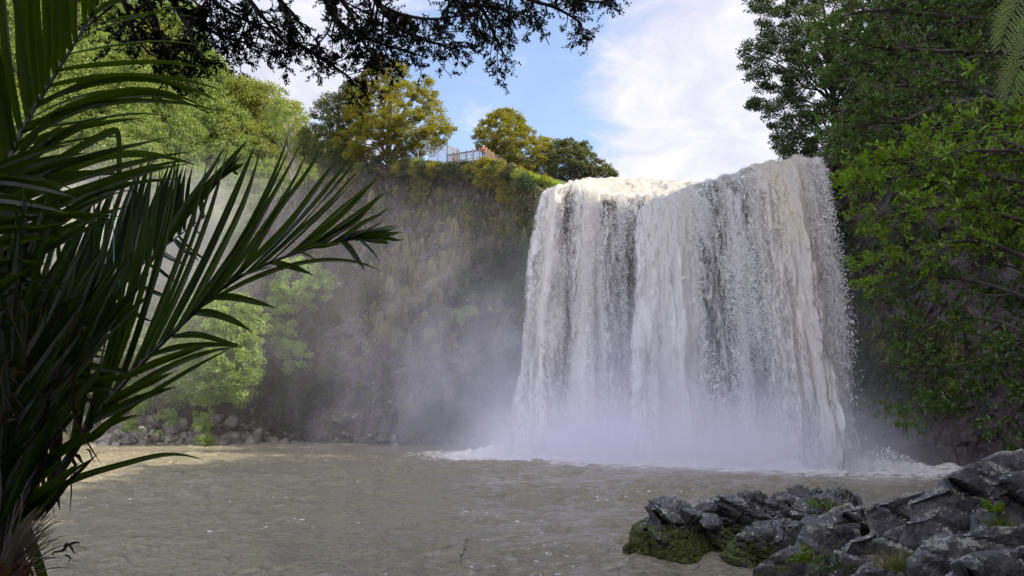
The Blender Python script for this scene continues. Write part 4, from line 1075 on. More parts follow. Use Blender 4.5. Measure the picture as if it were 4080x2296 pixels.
# ================================================================== near rocks on the right
def outcrop(name, label, hulls, mat, voxel, strata, seed, cat='rock', cs=1.0, small=1.0):
    """union of angular blocks, each an outline with its own near and far depth"""
    bm = bmesh.new()
    for (outl, Yn, Yf, drop) in hulls:
        vs_ = []
        cx_, cy__ = np.mean([o[0] for o in outl]), np.mean([o[1] for o in outl])
        for (px, py) in outl:
            vs_.append(bm.verts.new(P(px, py, Yn + (Yf - Yn) * 0.25 * rng.uniform(0, 1))))
            q = P(px, py, Yf); f_ = 0.86
            c_ = P(cx_, cy__, Yf); q = c_ + (q - c_) * f_; q[2] -= drop
            vs_.append(bm.verts.new(q))
            q = P(px, py, Yn + 0.2); q[2] = -0.8 if py > cy__ else q[2]
            vs_.append(bm.verts.new(q))
        r_ = bmesh.ops.convex_hull(bm, input=vs_)
        junk = [e for e in r_['geom_interior'] + r_['geom_unused'] if isinstance(e, bmesh.types.BMVert)]
        bmesh.ops.delete(bm, geom=list(set(junk)), context='VERTS')
    me = bpy.data.meshes.new(name); bm.to_mesh(me); bm.free()
    o = link(name, me); md = o.modifiers.new('remesh', 'REMESH'); md.mode = 'VOXEL'; md.voxel_size = voxel
    dg = bpy.context.evaluated_depsgraph_get(); ev = o.evaluated_get(dg); m2 = bpy.data.meshes.new_from_object(ev)
    o.modifiers.clear(); o.data = m2; m2.name = name; m2.materials.clear(); m2.materials.append(mat)
    n = len(m2.vertices); v = np.zeros(n * 3, np.float32); m2.vertices.foreach_get('co', v); v = v.reshape(-1, 3).astype(float)
    nr = np.zeros(n * 3, np.float32); m2.vertices.foreach_get('normal', nr); nr = nr.reshape(-1, 3)
    tilt = np.array(Matrix.Rotation(R(-24), 3, 'Y')) @ np.array(Matrix.Rotation(R(12), 3, 'X'))
    q = v @ tilt.T
    d1, d2, c1 = cell(q * np.array([0.55, 0.7, 1.5]) * cs, seed); rl = cell.rel; tv = np.stack([np.sin(c1 * 37), np.cos(c1 * 53), np.sin(c1 * 71)], 1); facet = (rl * tv).sum(1); e1_, e2_, c2 = cell(q * [1.3, 1.3, 2.6], seed + 5)
    dsp = 0.26 * c1 + 0.55 * facet + 0.10 * small * c2 - 0.12 * np.exp(-((d2 - d1) / 0.04) ** 2) - 0.05 * small * np.exp(-((e2_ - e1_) / 0.05) ** 2) + 0.12 * fbm(v * 0.8, 4, seed=seed + 11) + 0.05 * fbm(v * 4, 3, seed=seed + 12)
    bed = q[:, 2] * 2.3 + 0.8 * fbm(v * 0.5, 3, seed=seed + 21); bed = np.abs(bed - np.round(bed)) * 2
    dsp = dsp + 0.11 * np.clip(bed * 1.6, 0, 1) * (0.5 + 0.8 * fbm(v * 0.9, 2, seed=seed + 22)) + 0.02 * fbm(v * 11, 3, seed=seed + 23)
    v = v + nr * (dsp * strata)[:, None]
    m2.vertices.foreach_set('co', v.ravel().astype(np.float32)); m2.update()
    m2.polygons.foreach_set('use_smooth', np.zeros(len(m2.polygons), bool))
    tag(o, label, cat)
    return o
SS = lambda *p: [(2400 / 3.9844 + x * 1680 / 2576 / 3.9844, 1500 / 3.9844 + y * 796 / 1221 / 3.9844) for x, y in p]
A_h = [
    (SS((115, 1040), (270, 900), (375, 790), (425, 780), (450, 830), (430, 880), (350, 960), (220, 1060)), 25.5, 28.5, 0.3),
    (SS((200, 1060), (400, 930), (520, 880), (600, 930), (640, 1130), (500, 1125), (330, 1090)), 25.0, 28.5, 0.4),
    (SS((430, 880), (450, 815), (500, 815), (510, 870), (480, 930)), 26.0, 28.0, 0.2),
    (SS((515, 850), (560, 820), (640, 815), (640, 880), (560, 930)), 26.5, 29.0, 0.2),
    (SS((640, 800), (780, 730), (860, 725), (960, 705), (1000, 745), (990, 830), (900, 900), (700, 920)), 27.0, 31.0, 0.5),
    (SS((560, 930), (640, 900), (760, 900), (850, 990), (780, 1090), (650, 1135), (560, 1080)), 25.2, 28.0, 0.3),
    (SS((960, 860), (1010, 760), (1080, 740), (1150, 740), (1200, 820), (1190, 900), (1000, 930)), 26.5, 30.0, 0.4),
    (SS((1050, 800), (1220, 720), (1330, 715), (1380, 770), (1500, 800), (1400, 850), (1200, 880)), 26.5, 31.0, 0.4),
    (SS((1240, 830), (1290, 730), (1400, 760), (1450, 730), (1510, 770), (1490, 810), (1370, 850)), 25.0, 28.5, 0.3),
    (SS((780, 1090), (820, 980), (960, 940), (1110, 960), (1200, 1020), (1120, 1100), (960, 1160), (830, 1140)), 23.8, 27.0, 0.3),
    (SS((930, 910), (1190, 905), (1210, 960), (1100, 1000), (950, 960)), 25.0, 28.0, 0.2)]
outcrop('mossy_rock', 'low dark fractured rock with green moss above the waterline, jutting into the pool', A_h, M['outcrop'], 0.06, 0.8, 400, cs=0.9)
B_h = [
    (SS((1170, 1080), (1240, 930), (1330, 860), (1500, 800), (1590, 800), (1600, 900), (1500, 1000), (1400, 1180), (1180, 1180)), 20.0, 25.0, 0.6),
    (SS((905, 1180), (1000, 1110), (1150, 1040), (1230, 1080), (1200, 1290), (920, 1290)), 20.0, 23.5, 0.4),
    (SS((1600, 800), (1640, 750), (1860, 715), (2020, 690), (2170, 760), (2100, 880), (1900, 900), (1660, 960)), 18.5, 23.0, 0.5),
    (SS((1850, 760), (2060, 640), (2200, 560), (2290, 520), (2420, 470), (2576, 440), (2700, 420), (2700, 560), (2560, 640), (2200, 770), (1960, 800)), 16.5, 21.0, 0.6),
    (SS((1700, 960), (1860, 880), (2120, 800), (2330, 810), (2400, 900), (2100, 1040), (1900, 1120), (1750, 1080)), 16.5, 20.5, 0.5),
    (SS((1400, 1180), (1500, 990), (1680, 930), (1780, 1080), (1720, 1300), (1400, 1300)), 18.2, 21.5, 0.5),
    (SS((2200, 800), (2420, 640), (2600, 560), (2750, 540), (2750, 900), (2420, 900)), 15.2, 19.0, 0.5),
    (SS((1880, 1130), (2060, 1000), (2400, 900), (2750, 880), (2750, 1130), (2300, 1130), (2000, 1300), (1900, 1300)), 14.5, 18.0, 0.5),
    (SS((1480, 1230), (1720, 1150), (1900, 1300), (1480, 1350)), 16.2, 18.5, 0.4),
    (SS((2050, 1250), (2300, 1130), (2600, 1050), (2750, 1060), (2750, 1400), (2050, 1400)), 13.2, 16.5, 0.4)]
outcrop('rock_slab', 'large tilted grey rock slab with pale lichen patches on the near right bank', B_h, M['slab'], 0.05, 0.5, 500, cs=0.42, small=0.25)
# little plants rooted on the near rocks
def rock_plant(px, py, Y, sz, label, leaf, n=14, L=0.09, wr=0.5, grassy=False):
    b = P(px, py, Y); t = empty('rock_plant', b, label, 'plant')
    a = Acc(); st = Acc()
    if grassy:
        k = 260; d = unit(rng.normal(size=(k, 3)) * [.8, .8, .35] + [0, 0, .8]); leaves(a, rng.normal(size=(k, 3)) * [sz * .3, sz * .25, .02], d, rdir(k), sz * rng.uniform(.5, 1.3, k), 0.014, .1)
        a.obj('foliage', leaf, t); tube(st, [(0, 0, -.1), (0, 0, .06)], .03, 6); st.obj('stem', M['bark'], t); return
    for k in range(n):
        d = unit(rng.normal(size=3) * [.8, .6, .3] + [0, -.2, .8]); L_ = sz * rng.uniform(.5, 1.1); m = 7; tt = np.linspace(0, 1, m)
        p = d * (L_ * tt)[:, None] + np.array([0, 0, -1.0]) * (0.3 * L_ * tt ** 2)[:, None] + rng.normal(size=3) * [sz * .25, sz * .2, 0]
        tube(st, p, np.linspace(.008, .003, m), 4, False)
        q = np.repeat(p[1:], 4, 0); leaves(a, q, unit(rng.normal(size=q.shape) + d), rdir(len(q)), L * rng.uniform(.7, 1.3, len(q)), L * wr, .2)
    a.obj('foliage', leaf, t); st.obj('stem', M['bark_dark'], t)
def SP(x, y): return SS((x, y))[0]
rock_plant(*SP(1355, 820), 24.8, 0.75, 'green fern tuft at the back of the mossy rock', M['bright_leaf'], 12)
rock_plant(*SP(1270, 1140), 19.2, 0.55, 'leafy weed on the near rocks left of the others', M['bright_leaf'], 16)
rock_plant(*SP(1400, 1200), 17.6, 0.9, 'pale green fern in the cleft at the bottom of the near rocks', M['shadow_leaf'], 16)
rock_plant(*SP(1790, 1180), 15.6, 0.5, 'olive grass clump in the hollow below the slab', M['flax'], grassy=True)
rock_plant(*SP(1860, 1200), 15.2, 0.45, 'small green grass clump just right of the olive one', M['flax_green'], grassy=True)
rock_plant(*SP(2395, 830), 15.4, 0.35, 'tiny weed on the upper slab near the rock wall', M['bright_leaf'], 8)
rock_plant(*SP(2440, 935), 15.0, 0.32, 'tiny grass tuft on the face of the lower slab', M['flax_green'], grassy=True)
# dead twig standing in the pool
b = P(460, 563, 24); b[2] = -0.05
a = Acc(); tw = np.array([(0, 0, -.3), (0.0, 0, .12), (.06, 0, .35), (.14, .02, .55), (.17, 0, .8)]); tube(a, tw, [.018, .015, .012, .009, .004], 6)
for p0, p1 in (((.05, 0, .3), (-.06, 0, .42)), ((.13, 0, .5), (.24, 0, .62)), ((.16, 0, .7), (.30, 0, .82)), ((.02, 0, .2), (.12, 0, .26))): limb(a, p0, p1, .009, .004, 0, 5, .1, 5)
q = tw[2:5].repeat(4, 0); leaves(a, q, rdir(12), rdir(12), .09, .03, .2)
o = a.obj('twig', M['bark_dark']); o.location = b; tag(o, 'thin dark twig sticking up out of the brown pool', 'twig')
# ================================================================== near trees
def grow(wood, tips, path, r0, r1, levels, planar=0.6, sides=6, droop=0.0):
    """a bough and, level by level, its side branches; the last level leaves twig paths in tips"""
    path = np.asarray(path, float); n = len(path)
    tube(wood, path, np.linspace(r0, r1, n), sides, False)
    if not levels:
        tips.append(path); return
    cnt, lr, ang, wob, s0 = levels[0]
    Lp = np.linalg.norm(np.diff(path, axis=0), axis=1).sum()
    tan = unit(np.gradient(path, axis=0))
    k = max(1, int(cnt * Lp + rng.uniform()))
    for q in range(k):
        f = s0 + (1 - s0) * (q + rng.uniform()) / k; i = min(n - 1, int(f * (n - 1)))
        d0 = tan[i]; pr = unit(np.cross(d0, rng.normal(size=3))); pr = unit(pr * [1, 1, planar])
        a_ = ang * rng.uniform(0.6, 1.3); d = unit(d0 * math.cos(a_) + pr * math.sin(a_))
        L = rng.uniform(*lr) * (1.15 - 0.55 * f); m = 6; p = [path[i]]
        for j in range(m - 1):
            d = unit(d + rng.normal(size=3) * wob + np.array([0, 0, -droop])); p.append(p[-1] + d * L / (m - 1))
        rr = max(0.0022, (r0 + (r1 - r0) * f) * 0.5)
        grow(wood, tips, np.array(p), rr, rr * 0.4, levels[1:], planar, max(4, sides - 1), droop)
def twig_leaves(acc, tips, per, L, wr, spread=0.9, upn=0.5, start=0.2, jit=0.0, fold=0.2):
    tp = np.array([spline(t, 8) for t in tips]); T_ = len(tp)
    f = rng.uniform(start, 1, (T_, per)) * 6.99; i = f.astype(int); w = (f - i)[..., None]
    r_ = np.arange(T_)[:, None]; pos = (tp[r_, i] * (1 - w) + tp[r_, i + 1] * w).reshape(-1, 3)
    d = (tp[r_, i + 1] - tp[r_, i]).reshape(-1, 3); d = unit(unit(d) + rng.normal(size=d.shape) * spread)
    nr = unit(rng.normal(size=d.shape) * 0.7 + np.array([0, 0, upn]))
    l = L * rng.uniform(0.6, 1.3, len(pos))
    leaves(acc, pos + rng.normal(size=pos.shape) * jit, d, nr, l, l * wr, fold)
def pxpath(pts, n=14): return spline(np.array([P(*p) for p in pts]), n)

# ---- tree whose boughs hang over the viewpoint, trunk on the bank behind the camera
t = empty('overhanging_tree', (-4.2, -3.2, 3.0), 'dark overhanging tree whose leafy boughs hang down into the top of the view', 'tree')
o0 = np.array([-4.2, -3.2, 3.0]); wood = Acc(); tips = []
boughs = [
    [(165, -14, 9.0), (174, 4, 9.0), (190, 18, 9.1), (219, 35, 9.3), (246, 43, 9.4), (268, 52, 9.5)],
    [(140, -12, 8.6), (155, 18, 8.7), (160, 39, 8.8), (170, 58, 8.9), (186, 76, 9.0)],
    [(118, -12, 8.4), (128, 12, 8.5), (135, 35, 8.6), (150, 55, 8.7)],
    [(176, 6, 9.0), (190, 32, 9.0), (197, 52, 9.0), (206, 68, 9.1)],
    [(272, -12, 9.6), (291, 19, 9.7), (289, 39, 9.7), (307, 49, 9.8), (330, 64, 10.0), (350, 78, 10.1), (356, 88, 10.1)],
    [(240, -12, 9.3), (262, 16, 9.4), (279, 36, 9.5), (296, 50, 9.6)],
    [(318, -12, 9.8), (340, 23, 10), (369, 39, 10.2), (398, 49, 10.4), (428, 58, 10.6)],
    [(330, -14, 9.4), (349, 10, 9.5), (360, 36, 9.6), (372, 54, 9.8), (388, 64, 10)],
    [(366, -12, 10.2), (385, 8, 10.3), (418, 18, 10.5), (447, 18, 10.8), (476, 12, 11)],
    [(379, 4, 10.2), (398, 27, 10.3), (418, 37, 10.4), (441, 45, 10.5), (460, 50, 10.6)],
    [(468, -12, 10.8), (486, 16, 11), (496, 39, 11), (508, 62, 11.1)],
    [(505, -12, 11), (530, 0, 11.2), (556, 8, 11.4), (580, 23, 11.5), (578, 33, 11.5)],
    [(440, -14, 10.4), (460, 2, 10.6), (500, 8, 10.8), (535, 18, 11)],
    [(545, -14, 11.2), (570, -4, 11.4), (595, 2, 11.6), (620, -2, 11.8)],
    [(205, -12, 9.0), (222, 8, 9.1), (250, 22, 9.2), (275, 30, 9.4)]]
hub = np.array([-3.4, 0.8, 13.0])
tr = limb(wood, o0 + [0, 0, -.6], hub, 0.34, 0.2, 0, 14, 0.05, 10)
for b in boughs:
    pth = pxpath(b, 16)
    lead = spline([tr[-3] if rng.uniform() < .5 else tr[-1], (tr[-1] + pth[0]) / 2 + [0, 0, 1.0], pth[0]], 10)
    tube(wood, lead, np.linspace(0.12, 0.045, 10), 6, False)
    grow(wood, tips, pth, 0.040, 0.010, [(12, (0.35, 1.0), 0.85, 0.22, 0.0), (12.0, (0.12, 0.36), 0.9, 0.3, 0.15)], 0.8, 6, 0.05)
wood.v = [v - o0 for v in wood.v]
tips = [x - o0 for x in tips]
a = Acc(); twig_leaves(a, tips, 28, 0.043, 0.5, 0.9, 0.3, 0.25, 0.012)
# the rest of its crown, unseen, spread overhead to shade the near plants
c = np.stack([rng.uniform(-13, 11, 420), rng.uniform(-14, 6, 420), rng.uniform(10.5, 16, 420)], 1)
c = c[c[:, 2] > 6.6 + np.maximum(c[:, 1], 0) * 0.62 + 2.0]
clump_leaves(a, c - o0, 1.0, 70, 0.3, 0.6, 0.6, 0.3)
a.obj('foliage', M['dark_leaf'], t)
for k in range(26): limb(wood, tr[-1] - o0, c[k * 9] - o0, 0.09, 0.02, 0.03, 7, .1, 5)
wood.obj('boughs', M['bark_dark'], t)
print('overhang twigs', len(tips))

# ---- tall tree on the brink right of the falls
r1 = S((1905, -70), (1885, 25), (1910, 60), (1872, 110), (1862, 185), (1885, 212), (1918, 222), (1858, 255), (1905, 278), (1935, 300), (1948, 340), (1962, 395), (2050, 400), (2150, 330), (2250, 150), (2300, -70))
tr1 = outline_tree('brink_tree', 'tall dark layered tree against the sky above the right end of the falls', 'tree', r1, 68, 4.0, P(838, 150, 68), 760, 0.7, 130, 0.22, M['shadow_leaf'], M['bark_dark'], None, 0.4, 60, 0.55, 0.4, 0.4)
# ---- leafy trees of the right bank
def leafy(label, boughs, trunk, Yt, leaf, L, per, levels, r0, planar=0.5, name='karaka_tree', extra=None, wr=0.45, group=None):
    base = np.array([P(*trunk, Yt)[0], Yt, 0.5]); base[2] = max(ground_height(np.array([base[0]]), np.array([base[1]]))[0], -1.0)
    t = empty(name, base, label, 'tree', group); wood = Acc(); tips = []
    top_ = np.array([base[0] + 0.6, base[1], max(P(*boughs[0][0])[2] for _ in (0,)) + 3])
    tr = limb(wood, base + [0, 0, -.8], top_, r0 * 2.6, r0, 0, 14, 0.04, 9)
    for b in boughs:
        pth = pxpath(b, 14); j = int(np.argmin(np.abs(tr[:, 2] - (pth[0][2] - 0.8))))
        lead = spline([tr[j], (tr[j] + pth[0]) / 2 + [0, 0, .3], pth[0]], 8); tube(wood, lead, np.linspace(r0 * 1.3, r0, 8), 7, False)
        grow(wood, tips, pth, r0, r0 * 0.22, levels, planar, 7, -0.02)
    wood.v = [v - base for v in wood.v]; tips = [x - base for x in tips]
    a = Acc(); twig_leaves(a, tips, per, L, wr, 0.8, 0.7, 0.3, 0.03)
    a.obj('crown', leaf, t); wood.obj('trunk', M['bark_dark'], t)
    print(name, len(tips)); return t
lv = [(2.6, (1.0, 2.8), 0.75, 0.16, 0.05), (4.2, (0.4, 1.1), 0.8, 0.22, 0.15)]
leafy('broad leafy tree with long dark branches reaching over the water at upper right', [
    [(1060, 60, 31), (1000, 52, 31), (934, 51, 31), (902, 49, 31.5), (866, 45, 32), (842, 36, 32), (822, 40, 32)],
    [(1060, 10, 30), (980, 18, 31), (920, 14, 32), (880, 10, 32.5), (850, 14, 33), (828, 24, 33)],
    [(1060, -20, 29), (980, -8, 30), (900, -14, 31)],
    [(1060, 110, 29), (977, 91, 29.5), (953, 81, 30), (918, 85, 30.5), (886, 87, 31), (862, 103, 31), (826, 119, 31)],
    [(1050, 105, 29), (961, 101, 29), (902, 121, 30), (874, 123, 30), (846, 130, 30.5)],
    [(1060, 40, 33), (960, 60, 34), (890, 66, 35), (850, 62, 35.5), (826, 74, 36)],
    [(1060, 80, 33), (950, 120, 33), (900, 140, 33), (868, 150, 33), (850, 146, 33)]], (1100, 60), 31, M['karaka'], 0.2, 15, lv, 0.13)
lv2 = [(3.4, (0.9, 2.3), 0.8, 0.18, 0.0), (4.8, (0.35, 0.95), 0.8, 0.22, 0.15)]
leafy('bright green leafy tree filling the middle of the right edge', [
    [(1060, 190, 24), (1010, 180, 24), (960, 172, 24.5), (910, 176, 25), (870, 182, 25), (848, 192, 25)],
    [(1060, 230, 24), (1000, 215, 24), (950, 205, 24.5), (900, 214, 25), (868, 226, 25)],
    [(1060, 160, 24), (1000, 150, 24), (940, 158, 25), (890, 165, 25), (862, 168, 25)],
    [(1060, 270, 23), (1005, 250, 23.5), (965, 240, 24), (920, 250, 24.5), (880, 262, 25), (858, 282, 25)],
    [(1060, 140, 25), (1010, 128, 25), (960, 134, 25.5), (915, 150, 26)]], (1085, 160), 24.5, M['bright_leaf'], 0.18, 15, lv2, 0.09)
leafy('darker leafy tree with drooping branches over the rock wall low on the right edge', [
    [(1060, 330, 24), (1021, 268, 24.5), (1001, 240, 25), (981, 218, 25.5), (965, 203, 26)],
    [(1060, 310, 23), (990, 285, 24), (940, 278, 25), (905, 292, 25), (880, 300, 25)],
    [(1060, 350, 23), (1000, 322, 24), (955, 318, 24.5), (920, 330, 25), (900, 350, 25)],
    [(1060, 378, 22), (1024, 375, 23), (985, 380, 24), (950, 390, 24.5), (925, 402, 25), (905, 412, 25)],
        [(1060, 350, 22), (1030, 340, 22), (1000, 352, 23), (960, 366, 24), (915, 378, 25)],
    [(1060, 400, 21), (1030, 398, 21.5), (1010, 420, 22), (1004, 436, 22)]], (1085, 330), 23, M['karaka'], 0.17, 14, lv2, 0.08)
leafy('sparse shrub with large pale new leaves under the tree fern fronds', [
    [(1050, 95, 19), (1010, 92, 19), (985, 88, 19.3), (968, 82, 19.5)], [(1050, 130, 19), (1000, 125, 19.2), (962, 122, 19.5), (930, 130, 20)],
    [(1050, 160, 18.5), (1000, 140, 19), (965, 146, 19.4), (938, 160, 19.6)]], (1070, 110), 19, M['bright_leaf'], 0.22, 9, [(1.7, (0.4, 1.0), 0.8, 0.2, 0.1), (3.2, (0.25, 0.6), 0.8, 0.2, 0.2)], 0.035, name='shrub', wr=0.36)

# ---- tree fern, fronds drooping into the top right corner
tf0 = np.array([P(1150, 0, 9.0)[0], 9.0, 3.0])
tf = empty('tree_fern', tf0, 'tree fern with pale feathery fronds drooping into the upper right corner', 'tree fern')
hub2 = P(1120, -70, 9.0)
a = Acc(); tube(a, spline([tf0 + [0, 0, -.8] - tf0, (hub2 - tf0) * .5 + [.1, .1, 0], hub2 - tf0], 10), np.linspace(.16, .11, 10), 10); a.obj('trunk', M['bark_dark'], tf)
def fern_frond(pts, plen, parent):
    path = spline(np.array([P(*p) for p in pts]), 60); st = Acc(); a = Acc()
    tube(st, path - tf0, np.linspace(.014, .004, 60), 5)
    tan = unit(np.gradient(path, axis=0)); cam_d = unit(CAM - path)
    for i in range(5, 60, 3):
        f = (i - 6) / 53; L = plen * (math.sin(math.pi * min(1, 0.32 + 0.68 * f) ** 1.0) * 0.9 + 0.1)
        for sgn in (-1, 1):
            sd = unit(np.cross(tan[i], cam_d[i]) * sgn); d = unit(sd * 0.75 + tan[i] * 0.45 + [0, 0, -0.35])
            m = 12; tt = np.linspace(0, 1, m); p = path[i] - tf0 + d * (L * tt)[:, None] + np.array([0, 0, -1]) * (L * .35 * tt ** 2)[:, None]
            tube(st, p, np.linspace(.004, .0015, m), 3, False)
            q = np.repeat(p, 4, 0) + np.tile((np.arange(4) - 1.5) / 4 * L / m, m)[:, None] * d; sg = np.tile([1, -1, 1, -1], m)[:, None]
            dd = unit(np.cross(d, cam_d[i]) * sg + 0.5 * d + 0.12 * rng.normal(size=q.shape)); ll = min(L, .3) * 0.14 * np.repeat(np.sin(math.pi * np.clip(.25 + .75 * tt, 0, 1)) + .12, 4)
            leaves(a, q, dd, cam_d[i] + 0.3 * rng.normal(size=q.shape), ll, ll * 0.42, .15)
    o = a.obj('frond', M['fern'], parent); st.obj('midrib', M['palm_rib'], o)
fern_frond([(1120, -70, 9.0), (1070, -60, 8.7), (1035, -25, 8.5), (1012, 15, 8.4), (998, 55, 8.4)], 0.55, tf)
fern_frond([(1120, -70, 9.0), (1085, -30, 8.6), (1050, 15, 8.3), (1022, 62, 8.2), (1005, 106, 8.2)], 0.6, tf)
fern_frond([(1120, -70, 9.0), (1100, -20, 8.4), (1070, 40, 8.1), (1048, 100, 8.0)], 0.6, tf)
fern_frond([(1120, -70, 9.0), (1160, -100, 9.0), (1200, -80, 9.1), (1230, -30, 9.2)], 0.6, tf)
fern_frond([(1120, -70, 9.0), (1130, -110, 9.8), (1125, -100, 10.6), (1120, -60, 11.2)], 0.6, tf)

# ---- unseen growth added round and behind the viewpoint to darken the palm
for k, (x, y, r_, h_) in enumerate([(-9, -4, 4.2, 9), (-13, 2, 4, 8), (-4, -11, 4.5, 11), (3, -12, 4.5, 10), (10, -9, 4.2, 11), (15, -2, 4.0, 9), (-16, -10, 5, 12), (-11.5, 6.5, 3.0, 6), (18, -12, 5, 12)]):
    b0 = np.array([x, y, 2.6 if y < 5 else 1.2]); t = empty('shade_tree', b0, 'dense dark tree added unseen behind the viewpoint to shade the palm', 'tree', 'added shade trees behind the viewpoint')
    c = rdir(150) * (rng.uniform(.3, 1, 150) ** .5)[:, None] * [r_, r_, h_ / 2] + [0, 0, h_ / 2]
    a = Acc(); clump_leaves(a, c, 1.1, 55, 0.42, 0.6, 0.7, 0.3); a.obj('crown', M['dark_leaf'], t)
    a = Acc(); tr_ = limb(a, (0, 0, -.6), (0, 0, h_ * .8), .25, .07, 0, 10, .05, 7)
    for q in range(12): limb(a, tr_[4 + q % 5], c[q], .08, .02, .05, 6, .1, 5)
    a.obj('trunk', M['bark_dark'], t)

rim = []  # unseen rim trees, added only to cast shade on the pool
cols = [int(np.searchsorted(s, np.interp(q, [t_[0] for t_ in top], seg[:len(top)]))) for q in (1100, 1160, 1220, 1300, 1380, 1450, 1600, 1800, 1990)]
ch_ = [o for o in COL.objects if o.parent is t]
for k, c_i in enumerate(cols):
    for row in (nv + 1, nv + 2):
        q = CG[c_i, row]
        px_, py_ = project(q + [0, 0, 8.0])
        if px_ < 1120: continue
        dup(t, ch_, q - [0, 0, .5], (0, 0, rng.uniform(0, 6.28)), (1.0, 1.0, rng.uniform(.9, 1.15)), 'dense tree added on the right rim, beyond the view, to shade the pool', 'unseen shade trees on the right rim')

# ---- nikau palm at the left edge
pb = np.array([P(-40, 570, 2.7)[0], 2.7, 2.6])
palm = empty('nikau_palm', pb, 'dark nikau palm with long arching fronds filling the left edge', 'palm')
a = Acc(); crown_c = P(-26, 590, 2.75)
tube(a, spline([pb - pb + [0, 0, -.5], (crown_c - pb) * .5, crown_c - pb, crown_c - pb + [0, 0, .05]], 12), np.linspace(.16, .11, 12), 12); a.obj('trunk', M['bark_dark'], palm)
def blade(acc, p0, tip, w, bow=(0, 0, 0), roll=0.5, fold=0.22, n=10, shape=(.55, 1, .03), kink=None):
    """one leaflet: an arched, folded strip tapering to a point"""
    p0, tip = np.asarray(p0, float), np.asarray(tip, float); t = np.linspace(0, 1, n)[:, None]
    c = (p0 + tip) / 2 + np.asarray(bow, float) * 2
    cv = (1 - t) ** 2 * p0 + 2 * t * (1 - t) * c + t ** 2 * tip
    if kink is not None: cv = spline(kink, n)
    cv = cv + 0.004 * rng.normal(size=(1, 3)) * np.sin(t * 9 + rng.uniform(0, 6))
    tg = unit(np.gradient(cv, axis=0)); vd = unit(CAM - cv)
    nr = unit(vd + rng.normal(size=3) * roll); sd = unit(np.cross(tg, nr)); up = np.cross(sd, tg)
    ww = w * np.interp(t[:, 0], [0, .25, .7, 1], [shape[0], shape[1], shape[1] * .72, shape[2]]) / 2
    v = np.concatenate([cv + sd * ww[:, None] + up * ww[:, None] * fold * 2, cv, cv - sd * ww[:, None] + up * ww[:, None] * fold * 2])
    i = np.arange(n - 1); acc.add(v - pb, np.concatenate([np.stack([i, i + 1, n + i + 1, n + i], 1), np.stack([n + i, n + i + 1, 2 * n + i + 1, 2 * n + i], 1)]))
def frond(rachis, groups, mat, r0=.02, r1=.004):
    path = spline(np.array([P(*p) for p in rachis]), 80); st = Acc(); a = Acc()
    tube(st, path - pb, np.linspace(r0, r1, 80), 8)
    for g_ in groups:
        tipc = spline(np.array([P(*p) for p in g_['tips']]), 200); n = int(g_['n'] * 1.3)
        for k in range(n):
            f = (k + rng.uniform(-.25, .25)) / max(1, n - 1); f = min(1, max(0, f))
            s_ = g_['s'][0] + (g_['s'][1] - g_['s'][0]) * f ** g_.get('pw', 1.0)
            p0 = path[int(s_ * 79)]; tip = tipc[int(f * 199)] + rng.normal(size=3) * g_.get('jit', .03)
            L = np.linalg.norm(tip - p0)
            blade(a, p0, tip, g_['w'] * rng.uniform(.8, 1.15), np.array(g_.get('bow', (0, 0, .03))) * L * rng.uniform(.5, 1.4), g_.get('roll', .5))
    o = a.obj('frond', mat, palm); st.obj('midrib', M['palm_rib'], o)
    return path
# big frond sweeping right
fA = frond([(-8, 580, 2.9), (24, 520, 3.1), (64, 465, 3.3), (107, 401, 3.5), (171, 334, 3.8), (238, 278, 4.1), (318, 246, 4.4), (374, 236, 4.6)], [
    dict(s=(.2, .97), n=32, w=.037, jit=.035, bow=(.03, 0, -.01), roll=.45, tips=[(10, 215, 3.2), (40, 200, 3.3), (80, 182, 3.5), (112, 170, 3.6), (142, 156, 3.8), (175, 154, 3.9), (205, 150, 4.0), (240, 144, 4.1), (270, 137, 4.2), (305, 138, 4.3), (328, 141, 4.4), (354, 157, 4.5), (368, 170, 4.55), (381, 180, 4.6), (388, 196, 4.65), (393, 222, 4.7), (400, 237, 4.7)]),
    dict(s=(.33, .97), n=11, w=.04, jit=.04, bow=(0, 0, .05), roll=.9, tips=[(150, 425, 3.2), (204, 461 - 95, 3.4), (238, 346, 3.6), (292, 282, 3.9), (330, 256, 4.1), (384, 262, 4.4)]),
    dict(s=(.9, .99), n=7, w=.045, jit=.03, roll=.6, tips=[(372, 228, 4.7), (392, 230, 4.8), (396, 236, 4.9), (384, 240, 4.7)])], M['palm'], .026, .004)
for args, kw in [((fA[50], P(384, 273, 4.3), .03, (0.05, 0, .16), .3), dict(n=16)), ((fA[14], P(205, 461, 3.4), .03, (0, 0, .09), .3), dict(n=16)), ((fA[31], P(238, 347, 3.7), .036, (0, 0, .07), .3), dict(n=16)),
                 ((fA[26], P(236, 346, 3.5), .026, (0, 0, .03), .3), dict(n=14)),
                 ((P(15, 530, 2.8), P(52, 600, 2.8), .045), dict(kink=[P(12, 531, 2.8), P(20, 523, 2.8), P(32, 545, 2.8), P(44, 580, 2.8), P(56, 620, 2.8)], roll=.3, n=20))]:
    a = Acc(); blade(a, *args, **kw); a.obj('leaflet', M['palm'], palm)
